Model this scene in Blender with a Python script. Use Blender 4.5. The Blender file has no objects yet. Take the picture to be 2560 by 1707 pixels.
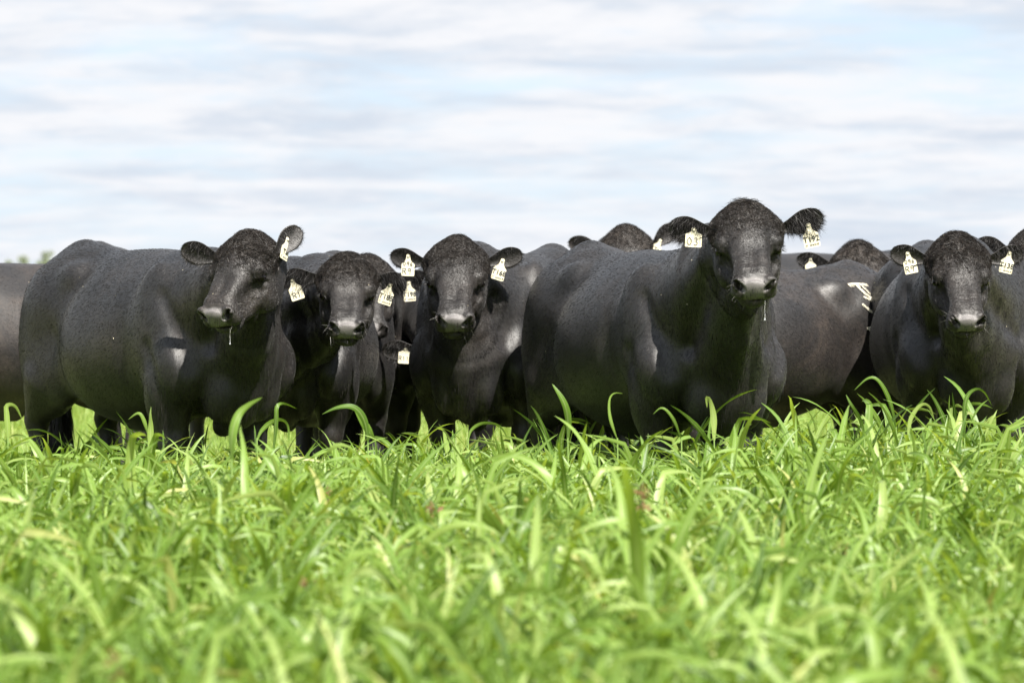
import bpy, bmesh, math, random
import numpy as np
from mathutils import Vector, Matrix, Euler

PREVIEW = 0
R = math.radians
rng = np.random.default_rng(11)
sc = bpy.context.scene
C = sc.collection

# ------------------------------------------------------------------ camera
CAM_H, F, W, H, HZ = 1.10, 4100.0, 1024, 682, 300.0
cam_d = bpy.data.cameras.new('camera'); cam = bpy.data.objects.new('camera', cam_d); C.objects.link(cam)
cam.location = (0, 0, CAM_H); cam.rotation_euler = (R(90), 0, 0)
cam_d.sensor_width = 36; cam_d.lens = 36 * F / W; cam_d.shift_y = -(H / 2 - HZ) / W
cam_d.clip_start = .1; cam_d.clip_end = 6000
cam_d.dof.use_dof = True; cam_d.dof.focus_distance = 19.2; cam_d.dof.aperture_fstop = 4.7
sc.camera = cam

# ------------------------------------------------------------------ light
SUN = Vector((.27, -.60, .755)).normalized()
sun_d = bpy.data.lights.new('sun', 'SUN'); sun = bpy.data.objects.new('sun', sun_d); C.objects.link(sun)
sun_d.energy = 5.0; sun_d.angle = R(.53); sun_d.color = (1, .955, .88)
sun.rotation_euler = SUN.to_track_quat('Z', 'Y').to_euler()
world = bpy.data.worlds.new('World'); sc.world = world; world.use_nodes = True
nt = world.node_tree; N = nt.nodes; L = nt.links; N.clear()
out = N.new('ShaderNodeOutputWorld'); bg = N.new('ShaderNodeBackground'); bg.inputs['Strength'].default_value = .117
sky = N.new('ShaderNodeTexSky'); sky.sky_type = 'NISHITA'; sky.sun_disc = False
sky.sun_elevation = math.asin(SUN.z); sky.sun_rotation = math.atan2(SUN.x, SUN.y)
sky.air_density = 1.0; sky.dust_density = .6; sky.ozone_density = 2.0
geo = N.new('ShaderNodeNewGeometry'); neg = N.new('ShaderNodeVectorMath'); neg.operation = 'SCALE'; neg.inputs['Scale'].default_value = -1
L.new(geo.outputs['Incoming'], neg.inputs[0])
sep = N.new('ShaderNodeSeparateXYZ'); L.new(neg.outputs[0], sep.inputs[0])
def mth(op, a, b=None, clamp=False, tree=None):
    n = (tree or nt).nodes.new('ShaderNodeMath'); n.operation = op; n.use_clamp = clamp
    for i, v in enumerate((a, b)):
        if v is None: continue
        if isinstance(v, (int, float)): n.inputs[i].default_value = v
        else: (tree or nt).links.new(v, n.inputs[i])
    return n.outputs[0]
zz = mth('ADD', mth('MAXIMUM', sep.outputs[2], 0.0), .12)
cmb = N.new('ShaderNodeCombineXYZ')
L.new(mth('DIVIDE', sep.outputs[0], zz), cmb.inputs[0]); L.new(mth('DIVIDE', sep.outputs[1], zz), cmb.inputs[1])
def cloud(scale, sx, sy, det, rough, dist, off):
    mp = N.new('ShaderNodeMapping'); mp.inputs['Scale'].default_value = (sx, sy, 1); mp.inputs['Location'].default_value = off
    L.new(cmb.outputs[0], mp.inputs[0])
    t = N.new('ShaderNodeTexNoise'); t.inputs['Scale'].default_value = scale; t.inputs['Detail'].default_value = det
    t.inputs['Roughness'].default_value = rough; t.inputs['Distortion'].default_value = dist
    L.new(mp.outputs[0], t.inputs['Vector']); return t.outputs[0]
def ramp(src, stops, tree=None):
    t = tree or nt
    r = t.nodes.new('ShaderNodeValToRGB'); el = r.color_ramp.elements
    while len(el) < len(stops): el.new(.5)
    for e, (p, c) in zip(el, stops):
        e.position = p; e.color = (*c, 1) if len(c) == 3 else c
    r.color_ramp.interpolation = 'EASE' if tree is None else 'LINEAR'
    t.links.new(src, r.inputs[0]); return r.outputs[0]
c1 = cloud(1.0, 1.5, 1.25, 7, .60, .5, (3.2, 1.4, 0))
c2 = cloud(1.0, 4.2, 3.4, 5, .55, .4, (8.1, 4.7, 3))
c4 = cloud(1.0, 8.5, 9.5, 6, .65, .6, (5.3, 2.2, 9))
cov = mth('ADD', mth('ADD', mth('MULTIPLY', c1, .50), mth('MULTIPLY', c2, .32)), mth('MULTIPLY', c4, .18))
# thin veil low down, thicker overhead: clear blue shows only in gaps
mask = ramp(cov, [(.33, (0, 0, 0)), (.55, (1, 1, 1))])
c3 = mth('ADD', mth('MULTIPLY', cloud(1.0, 2.6, 3.2, 6, .6, .4, (1.1, 9.7, 6)), .72), mth('MULTIPLY', c4, .28))
ccol = ramp(c3, [(.36, (2.58, 2.84, 3.22)), (.60, (3.55, 3.58, 3.70))])
hazy = ramp(mth('MULTIPLY', sep.outputs[2], 1.0), [(0.0, (2.42, 2.88, 3.50)), (.12, (2.15, 2.72, 3.5)), (.6, (1.0, 1.8, 3.1))])
mixs = N.new('ShaderNodeMix'); mixs.data_type = 'RGBA'; mixs.inputs[0].default_value = .85
L.new(sky.outputs[0], mixs.inputs[6]); L.new(hazy, mixs.inputs[7])
mixc = N.new('ShaderNodeMix'); mixc.data_type = 'RGBA'
L.new(mask, mixc.inputs[0]); L.new(mixs.outputs[2], mixc.inputs[6]); L.new(ccol, mixc.inputs[7])
L.new(mixc.outputs[2], bg.inputs[0]); L.new(bg.outputs[0], out.inputs[0])
sc.view_settings.view_transform = 'Standard'; sc.view_settings.look = 'None'
sc.view_settings.exposure = 1.2; sc.view_settings.gamma = 1; sc.view_settings.use_curve_mapping = False
sc.cycles.max_bounces = 7; sc.cycles.diffuse_bounces = 3; sc.cycles.glossy_bounces = 2
sc.cycles.transmission_bounces = 4; sc.cycles.transparent_max_bounces = 4

# ------------------------------------------------------------------ helpers
def px(u, v, d): return Vector(((u - 512) / F * d, d, CAM_H - (v - HZ) / F * d))
def tag(o, label=None, cat=None, group=None, kind=None):
    if label: o['label'] = label
    if cat: o['category'] = cat
    if group: o['group'] = group
    if kind: o['kind'] = kind
    return o
def mesh_np(name, V, faces, mat, parent=None, smooth=True):
    """V (n,3); faces: int array (m,3|4) or list of such arrays"""
    me = bpy.data.meshes.new(name)
    fl = faces if isinstance(faces, list) else [faces]
    fl = [np.asarray(f, np.int32) for f in fl if len(f)]
    lt = np.concatenate([np.full(len(f), f.shape[1], np.int32) for f in fl])
    li = np.concatenate([f.ravel() for f in fl])
    me.vertices.add(len(V)); me.vertices.foreach_set('co', np.asarray(V, np.float32).ravel())
    me.loops.add(len(li)); me.loops.foreach_set('vertex_index', li)
    me.polygons.add(len(lt)); me.polygons.foreach_set('loop_start', np.concatenate([[0], np.cumsum(lt)[:-1]]).astype(np.int32))
    me.polygons.foreach_set('use_smooth', np.full(len(lt), smooth))
    me.update(calc_edges=True); me.validate()
    if mat: me.materials.append(mat)
    o = bpy.data.objects.new(name, me); C.objects.link(o)
    if parent: o.parent = parent
    return o
def vnoise(P, s, seed=0):
    Q = np.asarray(P) * s + seed * 17.31
    I = np.floor(Q).astype(np.int64); f = Q - I; f = f * f * (3 - 2 * f)
    def h(i, j, k):
        n = (I[:, 0] + i) * 73856093 ^ (I[:, 1] + j) * 19349663 ^ (I[:, 2] + k) * 83492791 ^ (seed * 2654435)
        n = (n ^ (n >> 13)) * 1274126177 & 0x7fffffff
        return ((n ^ (n >> 16)) & 0xffff) / 32767.5 - 1
    r = 0
    for i in (0, 1):
        for j in (0, 1):
            for k in (0, 1):
                w = (f[:, 0] if i else 1 - f[:, 0]) * (f[:, 1] if j else 1 - f[:, 1]) * (f[:, 2] if k else 1 - f[:, 2])
                r = r + w * h(i, j, k)
    return r

# ------------------------------------------------------------------ materials
def new_mat(name):
    m = bpy.data.materials.new(name); m.use_nodes = True
    return m, m.node_tree, m.node_tree.nodes['Principled BSDF']
def attr(t, name):
    a = t.nodes.new('ShaderNodeAttribute'); a.attribute_name = name; return a
def noise(t, vec, scale, det=4, rough=.55, sc3=None, dist=0):
    if sc3:
        mp = t.nodes.new('ShaderNodeMapping'); mp.inputs['Scale'].default_value = sc3
        t.links.new(vec, mp.inputs[0]); vec = mp.outputs[0]
    n = t.nodes.new('ShaderNodeTexNoise'); n.inputs['Scale'].default_value = scale
    n.inputs['Detail'].default_value = det; n.inputs['Roughness'].default_value = rough; n.inputs['Distortion'].default_value = dist
    if vec: t.links.new(vec, n.inputs['Vector'])
    return n.outputs[0]
def mixc_(t, f, a, b):
    m = t.nodes.new('ShaderNodeMix'); m.data_type = 'RGBA'
    for i, v in ((0, f), (6, a), (7, b)):
        if isinstance(v, (int, float)): m.inputs[i].default_value = v
        elif isinstance(v, tuple): m.inputs[i].default_value = (*v, 1)
        else: t.links.new(v, m.inputs[i])
    return m.outputs[2]

def fur_material(name, base=(.0095, .0092, .0095), brown=(.023, .0178, .0148), brown_amt=.5, rest='rest'):
    m, t, b = new_mat(name)
    vec = attr(t, rest).outputs['Vector']; nose = attr(t, 'nose').outputs['Fac']; curl = attr(t, 'curl').outputs['Fac']
    big = noise(t, vec, 3.4, 7, .68, (1, 1, 1), .6)
    fine = noise(t, vec, 1.0, 3, .6, (110, 420, 260), .3)
    bf = mth('MULTIPLY', ramp(big, [(.42, (0, 0, 0)), (.68, (1, 1, 1))], t), brown_amt, tree=t)
    col = mixc_(t, bf, base, brown)
    col = mixc_(t, mth('MULTIPLY', curl, .55, tree=t), col, (.036, .027, .020))
    patch = ramp(noise(t, vec, 1.7, 4, .6, (1, 1, 1.3), .8), [(.34, (.62, .62, .64)), (.66, (1.45, 1.42, 1.38))], t)
    dust = ramp(noise(t, vec, 14, 6, .7), [(.60, (0, 0, 0)), (.80, (1, 1, 1))], t)
    col = mixc_(t, mth('MULTIPLY', dust, .22, tree=t), col, (.055, .045, .032))
    mid = noise(t, vec, 1.0, 4, .7, (70, 150, 110), .5)
    fs = ramp(mth('ADD', mth('MULTIPLY', fine, .4, tree=t), mth('MULTIPLY', mid, .6, tree=t), tree=t), [(.32, (.25, .25, .25)), (.68, (2.0, 2.0, 2.0))], t)
    mul = t.nodes.new('ShaderNodeMix'); mul.data_type = 'RGBA'; mul.blend_type = 'MULTIPLY'; mul.inputs[0].default_value = 1
    mp_ = t.nodes.new('ShaderNodeMix'); mp_.data_type = 'RGBA'; mp_.blend_type = 'MULTIPLY'; mp_.inputs[0].default_value = 1
    t.links.new(col, mp_.inputs[6]); t.links.new(patch, mp_.inputs[7]); col = mp_.outputs[2]
    t.links.new(col, mul.inputs[6]); t.links.new(fs, mul.inputs[7])
    pores = noise(t, vec, 330, 2, .5)
    ncol = mixc_(t, ramp(pores, [(.35, (0, 0, 0)), (.65, (1, 1, 1))], t), (.11, .102, .10), (.18, .166, .162))
    fin = mixc_(t, nose, mul.outputs[2], ncol)
    t.links.new(fin, b.inputs['Base Color'])
    rr = mth('ADD', mth('MULTIPLY', mid, .16, tree=t), .41, tree=t)
    mixr = t.nodes.new('ShaderNodeMix'); t.links.new(nose, mixr.inputs[0]); t.links.new(rr, mixr.inputs[2]); mixr.inputs[3].default_value = .40
    t.links.new(mixr.outputs[0], b.inputs['Roughness'])
    b.inputs['Specular IOR Level'].default_value = .58
    b.inputs['Sheen Weight'].default_value = .03; b.inputs['Sheen Roughness'].default_value = .35
    b.inputs['Sheen Tint'].default_value = (.9, .88, .86, 1)
    # relief: fine lie of the hair, soft skin folds, curls on the poll, pores on the nose
    fold = noise(t, vec, 7, 3, .5, (1.3, .8, .5), .3)
    curls = noise(t, vec, 62, 3, .6, None, 1.6)
    hgt = mth('ADD', mth('MULTIPLY', fine, .0009, tree=t), mth('MULTIPLY', fold, .005, tree=t), tree=t)
    hgt = mth('ADD', hgt, mth('MULTIPLY', mth('MULTIPLY', curls, curl, tree=t), .012, tree=t), tree=t)
    hgt = mth('ADD', hgt, mth('MULTIPLY', mth('MULTIPLY', pores, nose, tree=t), .0030, tree=t), tree=t)
    bp = t.nodes.new('ShaderNodeBump'); bp.inputs['Strength'].default_value = .8; bp.inputs['Distance'].default_value = 1
    t.links.new(hgt, bp.inputs['Height']); t.links.new(bp.outputs[0], b.inputs['Normal'])
    return m
M = {}
M['fur'] = fur_material('black_coat')
M['fur_brown'] = fur_material('sunbleached_black_coat', base=(.0112, .0100, .0098), brown=(.036, .028, .023), brown_amt=.8)
def simple(name, col, rough=.5, spec=.5, **k):
    m, t, b = new_mat(name); b.inputs['Base Color'].default_value = (*col, 1)
    b.inputs['Roughness'].default_value = rough; b.inputs['Specular IOR Level'].default_value = spec
    for kk, v in k.items(): b.inputs[kk].default_value = v
    return m
def hair_mat(name, c0, c1, rough=.48):
    m, t, b = new_mat(name)
    col = ramp(attr(t, 'tone').outputs['Fac'], [(0, c0), (.70, tuple(x * .75 + y * .25 for x, y in zip(c0, c1))), (1, c1)], t)
    t.links.new(col, b.inputs['Base Color']); b.inputs['Roughness'].default_value = rough
    b.inputs['Specular IOR Level'].default_value = .28
    return m
M['hair'] = hair_mat('black_hair', (.0065, .0062, .0064), (.036, .031, .028))
M['curl'] = hair_mat('brown_black_curls', (.0085, .0075, .007), (.050, .040, .033), .45)
M['whisker'] = simple('pale_whisker', (.24, .23, .21), .4)
M['eye'] = simple('dark_eye', (.006, .004, .004), .08, .38)
M['ink'] = simple('black_marker_ink', (.02, .02, .022), .6)
M['brand'] = simple('white_brand_hair', (.62, .58, .47), .7)
M['straw'] = simple('dry_chaff', (.62, .55, .40), .8)
M['drool'] = simple('clear_drool', (.9, .9, .9), .05, .6, **{'Transmission Weight': .6})
m, t, b = new_mat('cream_tag_plastic')
vec = attr(t, 'rest').outputs['Vector']
st = ramp(noise(t, vec, 26, 5, .65), [(.42, (.74, .71, .58)), (.62, (.62, .55, .36)), (.74, (.34, .24, .11))], t)
t.links.new(st, b.inputs['Base Color']); b.inputs['Roughness'].default_value = .42
b.inputs['Subsurface Weight'].default_value = .15; b.inputs['Subsurface Radius'].default_value = (.01, .01, .006)
M['tag'] = m

# ------------------------------------------------------------------ signed distance bull
def sdf_ell(P, c, r):
    q = P - c; k0 = np.linalg.norm(q / r, axis=1); k1 = np.linalg.norm(q / (r * r), axis=1)
    return k0 * (k0 - 1) / np.maximum(k1, 1e-9)
def sdf_cone(P, a, b_, r1, r2):
    ba = b_ - a; l2 = float(ba @ ba); tt = np.clip((P - a) @ ba / l2, 0, 1)
    return np.linalg.norm(P - a - tt[:, None] * ba, axis=1) - (r1 + (r2 - r1) * tt)
class Prim:
    def __init__(s, kind, prm, k=.03, op=1, frame=0):
        s.kind, s.k, s.op, s.frame = kind, k, op, frame
        s.prm = [np.asarray(p, float) if not np.isscalar(p) else p for p in prm]
        if kind == 'e': s.c = s.prm[0]; s.r = float(s.prm[1].max())
        else:
            s.c = (s.prm[0] + s.prm[1]) / 2; s.r = np.linalg.norm(s.prm[0] - s.prm[1]) / 2 + max(s.prm[2], s.prm[3])
    def d(s, P): return sdf_ell(P, *s.prm) if s.kind == 'e' else sdf_cone(P, *s.prm)

def body_prims(bp, h2b, neck):
    """bull frame: x forward, y left, z up, origin on the ground under the ribs"""
    A = []
    def e(c, r, k=.05, op=1): A.append(Prim('e', (c, r), k, op))
    def e2(c, r, k=.05, op=1):
        e(c, r, k, op); e((c[0], -c[1], c[2]), r, k, op)
    def c(a, b_, r1, r2, k=.05, op=1): A.append(Prim('c', (a, b_, r1, r2), k, op))
    def c2(a, b_, r1, r2, k=.05, op=1):
        c(a, b_, r1, r2, k, op); c((a[0], -a[1], a[2]), (b_[0], -b_[1], b_[2]), r1, r2, k, op)
    f = bp.get('fat', 1.0)
    e((0.02, 0, .93), (.74, .375 * f, .40))                       # ribcage
    e((-.12, 0, .83), (.58, .365 * f, .345), .08)                 # belly
    e((.45, 0, .94), (.40, .32 * f, .40), .08)                    # chest
    c((-.62, 0, 1.195), (.30, 0, 1.135), .155, .17, .10)            # loin and back
    c((.25, 0, 1.165), (.52, 0, 1.155), .15, .15, .08)              # withers
    e((-.72, 0, 1.07), (.34, .295 * f, .30), .08)                 # rump
    e2((-.50, .19, 1.215), (.10, .075, .075), .07)                # hooks
    e2((-.50, .22, 1.06), (.10, .07, .09), .12, -1) if False else None
    c((-.78, 0, 1.335), (-.98, 0, 1.27), .055, .05, .10)          # tailhead
    e2((-.62, .16, 1.04), (.22, .115, .17), .10)                  # fills the hip hollow
    e2((-.95, .12, 1.11), (.07, .06, .08), .06)                   # pins
    e2((-.80, .175, .88), (.26, .145, .37), .06)                  # thigh
    e2((-.62, .20, .76), (.16, .10, .20), .06)                    # stifle
    e2((.47, .245, .97), (.18, .115, .32), .05)                   # shoulder blade
    e2((.63, .235, .80), (.17, .125, .19), .04)                    # point of shoulder
    e2((.50, .235, .66), (.13, .10, .19), .05)                    # upper foreleg muscle
    fl = bp.get('fore', (0, 0)); hl = bp.get('hind', (0, 0))
    for s, dx in ((1, fl[0]), (-1, fl[1])):
        k0 = (.52 + dx * .5, s * .215, .43); an = (.52 + dx, s * .205, .13)
        c((.50, s * .225, .64), k0, .095, .062, .04); e(k0, (.062, .062, .075), .03); c(k0, an, .046, .043, .03)
        e((an[0], an[1], .125), (.052, .052, .05), .02); c(an, (an[0] + .045, an[1], .035), .045, .058, .02)
    for s, dx in ((1, hl[0]), (-1, hl[1])):
        hk = (-.92 + dx, s * .20, .50); an = (-.86 + dx, s * .20, .14)
        c((-.78 + dx * .3, s * .20, .70), hk, .125, .062, .05); e(hk, (.06, .045, .075), .03); c(hk, an, .048, .042, .03)
        e((an[0], an[1], .13), (.052, .052, .05), .02); c(an, (an[0] + .045, an[1], .035), .045, .058, .02)
    # flank skin between stifle and belly, sheath, brisket
    e2((-.46, .20, .76), (.16, .06, .13), .06)
    c((-.25, 0, .50), (.10, 0, .53), .05, .07, .07)
    e((.74, 0, .70), (.17, .14, .22), .07)
    e((.80, 0, .86), (.12, .20, .17), .08)
    c((.62, 0, .50), (.86, 0, .66), .055, .06, .05)
    # tail
    c((-1.00, 0, 1.27), (-1.07, 0, 1.12), .045, .035, .03); c((-1.07, 0, 1.12), (-1.08, .01, .62), .035, .02, .03)
    c((-1.08, .01, .62), (-1.07, .02, .36), .03, .055, .03)
    # neck: from the bull frame to the head frame
    nape = h2b(bp.get('nape', (-.165, 0, -.05))); throat = h2b((-.02, 0, -.15)); mid0 = h2b((-.13, 0, -.055))
    nr = neck
    c((.55, 0, 1.03), tuple(mid0), .295 * nr, .135, .07)
    s0 = np.array((.42, 0, 1.165)); mm = (s0 + nape) / 2 + np.array((0, 0, bp.get('crest', .03)))
    c(tuple(s0), tuple(mm), .16, .14, .08); c(tuple(mm), tuple(nape), .14, .085, .07)
    b0 = np.array((.80, 0, .84)); m2 = (b0 + throat) / 2 + np.array((-.03, 0, -.02))
    c(tuple(b0), tuple(m2), .17, .115, .09); c(tuple(m2), tuple(throat), .110, .070, .05)
    d0 = np.array((.88, 0, .72)); m3 = (d0 + h2b((-.0, 0, -.20))) / 2 + np.array((0, 0, -.02))
    c(tuple(d0), tuple(m3), .05, .035, .05); c(tuple(m3), tuple(h2b((-.0, 0, -.17))), .035, .03, .05)
    # jugular grooves either side of the neck
    for s in (1, -1):
        a0 = np.array((.62, s * .30, .86)); b0_ = h2b((-.12, s * .16, -.14))
        c(tuple(a0 * .0 + np.array((.84, s * .205, .90))), tuple(b0_ * .8 + np.array((.84, s * .205, .90)) * .2), .018, .014, .07, -1)
    # crease behind the shoulder, elbow fold and the groove between the forelegs and brisket
    c2((.26, .40, 1.05), (.28, .38, .66), .012, .02, .08, -1)
    c2((-.44, .40, 1.02), (-.50, .36, .70), .012, .016, .07, -1)
    e2((.77, .105, .69), (.13, .085, .17), .025)                    # pectoral masses either side of the brisket
    c2((.60, .325, 1.12), (.80, .285, .80), .010, .014, .08, -1)   # crease between neck and shoulder
    c2((.52, .37, .88), (.60, .365, .62), .007, .010, .07, -1)     # muscle line down the upper foreleg
    e2((.54, .265, .70), (.10, .085, .15), .03)
    c2((.70, .125, .60), (.80, .13, .80), .012, .012, .05, -1)
    return A

def head_prims():
    A = []
    def e(c, r, k=.03, op=1): A.append(Prim('e', (c, r), k, op, 1))
    def e2(c, r, k=.03, op=1): e(c, r, k, op); e((c[0], -c[1], c[2]), r, k, op)
    def c(a, b_, r1, r2, k=.03, op=1): A.append(Prim('c', (a, b_, r1, r2), k, op, 1))
    def c2(a, b_, r1, r2, k=.03, op=1):
        c(a, b_, r1, r2, k, op); c((a[0], -a[1], a[2]), (b_[0], -b_[1], b_[2]), r1, r2, k, op)
    e((-.08, 0, -.010), (.120, .138, .115), .03)
    e2((-.095, .092, .018), (.075, .066, .062), .04)
    e((-.150, 0, .042), (.070, .072, .078), .08)
    e((-.04, 0, .042), (.13, .112, .064), .04)
    e2((.0, .106, .034), (.050, .038, .034), .02)
    c((.02, 0, -.020), (.20, 0, -.030), .100, .068, .04)
    c2((.00, .044, .032), (.210, .036, .014), .046, .038, .02)
    e2((-.01, .088, -.085), (.11, .052, .105), .04)
    c2((.05, .052, -.110), (.195, .025, -.090), .050, .036, .03)
    e((.243, 0, -.018), (.054, .090, .060), .03)
    e2((.250, .054, -.048), (.042, .042, .034), .02)
    e((.230, 0, -.098), (.054, .062, .034), .018)
    e2((.276, .064, .004), (.022, .030, .031), .012)
    e((.292, 0, -.014), (.015, .050, .042), .012)
    c2((.002, .124, .025), (.044, .112, .019), .016, .011, .012)      # upper lid ridge
    c2((.010, .120, -.020), (.046, .108, -.008), .010, .008, .012)     # lower lid
    e2((.028, .142, .001), (.026, .021, .014), .007, -1)
    e2((.065, .128, -.030), (.050, .018, .022), .02, -1)              # eye opening
    e2((-.045, .158, .045), (.035, .022, .022), .03, -1)               # temple hollow
    c2((.052, .112, -.016), (.120, .088, -.030), .006, .010, .02, -1)  # tear crease
    c2((.030, .112, -.040), (.140, .078, -.048), .014, .010, .02)
    e2((.135, .108, -.030), (.085, .034, .045), .03, -1)               # hollow of the cheek
    c2((.300, .077, .024), (.300, .056, -.010), .013, .020, .005, -1)  # nostril comma
    c2((.285, .077, .020), (.272, .056, -.010), .009, .015, .004, -1)
    e((.272, 0, -.079), (.066, .094, .0032), .004, -1)                 # mouth line
    c2((.205, .082, -.068), (.165, .075, -.078), .005, .004, .01, -1)
    return A
HEADP = head_prims()

class Bull:
    def __init__(s, spec):
        s.sp = spec; s.S = spec.get('scale', 1.0); s.hs = spec.get('hs', 1.0); s.hv = np.array(spec.get('hv', (1, 1, 1)), float)
        al = R(spec['az']); s.fw = Vector((math.sin(al), -math.cos(al), 0)); s.lf = Vector((math.cos(al), math.sin(al), 0))
        s.org = Vector(((spec['u'] - 512) / F * spec['d'], spec['d'], 0))
        s.Mw = Matrix.Translation(s.org) @ Matrix(((s.fw.x, s.lf.x, 0, 0), (s.fw.y, s.lf.y, 0, 0), (0, 0, 1, 0), (0, 0, 0, 1)))
        Mi = s.Mw.inverted()
        hu, hv, hd, ph, th, ro = spec['head']
        ph, th, ro = R(ph), R(th), R(ro)
        hx = Vector((math.cos(th) * math.sin(ph), -math.cos(th) * math.cos(ph), -math.sin(th)))
        hy = Vector((math.cos(ph), math.sin(ph), 0)); hz = hx.cross(hy)
        q = Matrix.Rotation(ro, 3, hx); hy = q @ hy; hz = q @ hz
        eye = Mi @ px(hu, hv, hd); R3 = Mi.to_3x3()
        s.HR = np.array([list(R3 @ hx), list(R3 @ hy), list(R3 @ hz)]).T      # columns
        s.HO = np.array(eye)
        s.R3 = np.array(R3)
        h2b = lambda p: (s.HO + s.HR @ (np.asarray(p, float) * s.hs * s.hv)) / s.S
        s.prims = body_prims(spec, h2b, spec.get('neck', 1.0)) + HEADP
        s.flow_seed = spec.get('seed', 1)
    def h2l(s, p): return s.HO + s.HR @ (np.asarray(p, float) * s.hs * s.hv)
    def to_head(s, P): return (P - s.HO) @ s.HR / (s.hs * s.hv)
    def sdf(s, P):
        D = np.full(len(P), .25)
        Pb = P / s.S; Ph = s.to_head(P)
        for p in s.prims:
            Q, m_ = (Ph, s.hs) if p.frame else (Pb, s.S)
            pad = p.k + (.06 if p.frame else .11)
            idx = np.nonzero(((Q - p.c) ** 2).sum(1) < (p.r + pad) ** 2)[0]
            if not len(idx): continue
            d = p.d(Q[idx]) * m_; k = p.k * m_; a = D[idx]
            if p.op > 0:
                h = np.maximum(k - np.abs(a - d), 0) / k; D[idx] = np.minimum(a, d) - h * h * k * .25
            else:
                h = np.maximum(k - np.abs(a + d), 0) / k; D[idx] = np.maximum(a, -d) + h * h * k * .25
        # soft folds and muscle relief
        near = np.nonzero(np.abs(D) < .06)[0]
        if len(near):
            Q = Ph[near]; r2 = (Q ** 2).sum(1); hm = np.clip(1 - (np.sqrt(r2) - .30) / .12, 0, 1)
            B = Pb[near]
            nk = np.clip((B[:, 0] - .25) / .3, 0, 1) * (1 - hm) * np.clip(np.hypot(B[:, 1], 1.3 - B[:, 2]) / .15 - .8, 0, 1) * np.clip((B[:, 2] - .55) / .2, 0, 1)
            ang = np.arctan2(B[:, 1], 1.3 - B[:, 2])
            rel = vnoise(B * np.array((1, 1, .7)), 3.8, s.flow_seed) * .011 * (1 - hm) + vnoise(B, 12, 3 + s.flow_seed) * .0008 * (1 - hm)
            rel += nk * (vnoise(B * (4.5, 4.5, .9), 2.2, 5) * .012 + vnoise(B * (4.5, 4.5, .9), 4.6, 6) * .004)
            # wrinkles over the nose and small unevenness of the face
            wr = np.exp(-((Q[:, 0] - .190) / .035) ** 2) * np.clip(Q[:, 2] * 25, 0, 1)
            rel += hm * (wr * np.sin(Q[:, 0] * 360 + 9 * vnoise(Q, 18, 2 + s.flow_seed)) * .0008 + vnoise(Q, 16, s.flow_seed + 7) * .0035 + vnoise(Q, 38, 9) * .0012)
            D[near] += rel
        return D
    def grad(s, P, e):
        g = np.zeros_like(P); tet = np.array([(1, -1, -1), (-1, -1, 1), (-1, 1, -1), (1, 1, 1)], float)
        for v in tet: g += v * s.sdf(P + v * e)[:, None]
        return g / (4 * e)
    def project(s, P, e, it=2):
        for _ in range(it):
            d = s.sdf(P); g = s.grad(P, e); g2 = np.maximum((g * g).sum(1), .2)
            st = np.clip(d / g2, -.02, .02); P = P - g * st[:, None]
        return P

def surface_nets(V, org, h):
    nx, ny, nz = V.shape; neg_ = V < 0
    cn = [(i, j, k) for i in (0, 1) for j in (0, 1) for k in (0, 1)]
    sl = lambda A, c: A[c[0]:nx - 1 + c[0], c[1]:ny - 1 + c[1], c[2]:nz - 1 + c[2]]
    cnt = sum(sl(neg_, c).astype(np.int8) for c in cn); act = (cnt > 0) & (cnt < 8)
    I = np.argwhere(act); pos = np.zeros((len(I), 3)); n = np.zeros(len(I))
    cv = {c: sl(V, c)[act] for c in cn}
    for a in cn:
        for ax in range(3):
            if a[ax]: continue
            b_ = list(a); b_[ax] = 1; b_ = tuple(b_); va, vb = cv[a], cv[b_]; m_ = (va < 0) != (vb < 0)
            tt = np.where(m_, va / np.where(m_, va - vb, 1), 0); p = np.tile(np.array(a, float), (len(I), 1)); p[:, ax] += tt
            pos[m_] += p[m_]; n[m_] += 1
    P = (I + pos / n[:, None]) * h + org
    idx = np.full(act.shape, -1, np.int64); idx[act] = np.arange(len(I)); Fs = []
    for ax in range(3):
        o1, o2 = (ax + 1) % 3, (ax + 2) % 3
        lo = [slice(None)] * 3; hi = [slice(None)] * 3; lo[ax] = slice(0, V.shape[ax] - 1); hi[ax] = slice(1, None)
        cr = neg_[tuple(lo)] != neg_[tuple(hi)]; E = np.argwhere(cr)
        ok = (E[:, o1] > 0) & (E[:, o2] > 0) & (E[:, o1] < V.shape[o1] - 1) & (E[:, o2] < V.shape[o2] - 1); E = E[ok]
        def q(d1, d2):
            X = E.copy(); X[:, o1] -= d1; X[:, o2] -= d2; return idx[X[:, 0], X[:, 1], X[:, 2]]
        f = np.stack([q(1, 1), q(0, 1), q(0, 0), q(1, 0)], 1)
        ins = neg_[E[:, 0], E[:, 1], E[:, 2]]
        f[~ins] = f[~ins][:, ::-1]; Fs.append(f)
    return P, np.concatenate(Fs)

def refine(P, Fq, lim):
    """one subdivision of the faces whose centre satisfies lim(centres)"""
    bm = bmesh.new(); vs = [bm.verts.new(p) for p in P]
    for f in Fq:
        try: bm.faces.new([vs[i] for i in f if i >= 0])
        except ValueError: pass
    cen = np.array([f.calc_center_median() for f in bm.faces]); m_ = lim(cen)
    es = {e for f, mm in zip(list(bm.faces), m_) if mm for e in f.edges}
    bmesh.ops.subdivide_edges(bm, edges=list(es), cuts=1, use_grid_fill=True)
    bmesh.ops.triangulate(bm, faces=[f for f in bm.faces if len(f.verts) > 4])
    bm.verts.index_update()
    P2 = np.array([v.co[:] for v in bm.verts]); F2 = np.array([[v.index for v in f.verts] + [-1] * (4 - len(f.verts)) for f in bm.faces])
    bm.free(); return P2, F2

def split_faces(Fq): return [Fq[Fq[:, 3] >= 0], Fq[Fq[:, 3] < 0][:, :3]]

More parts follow.
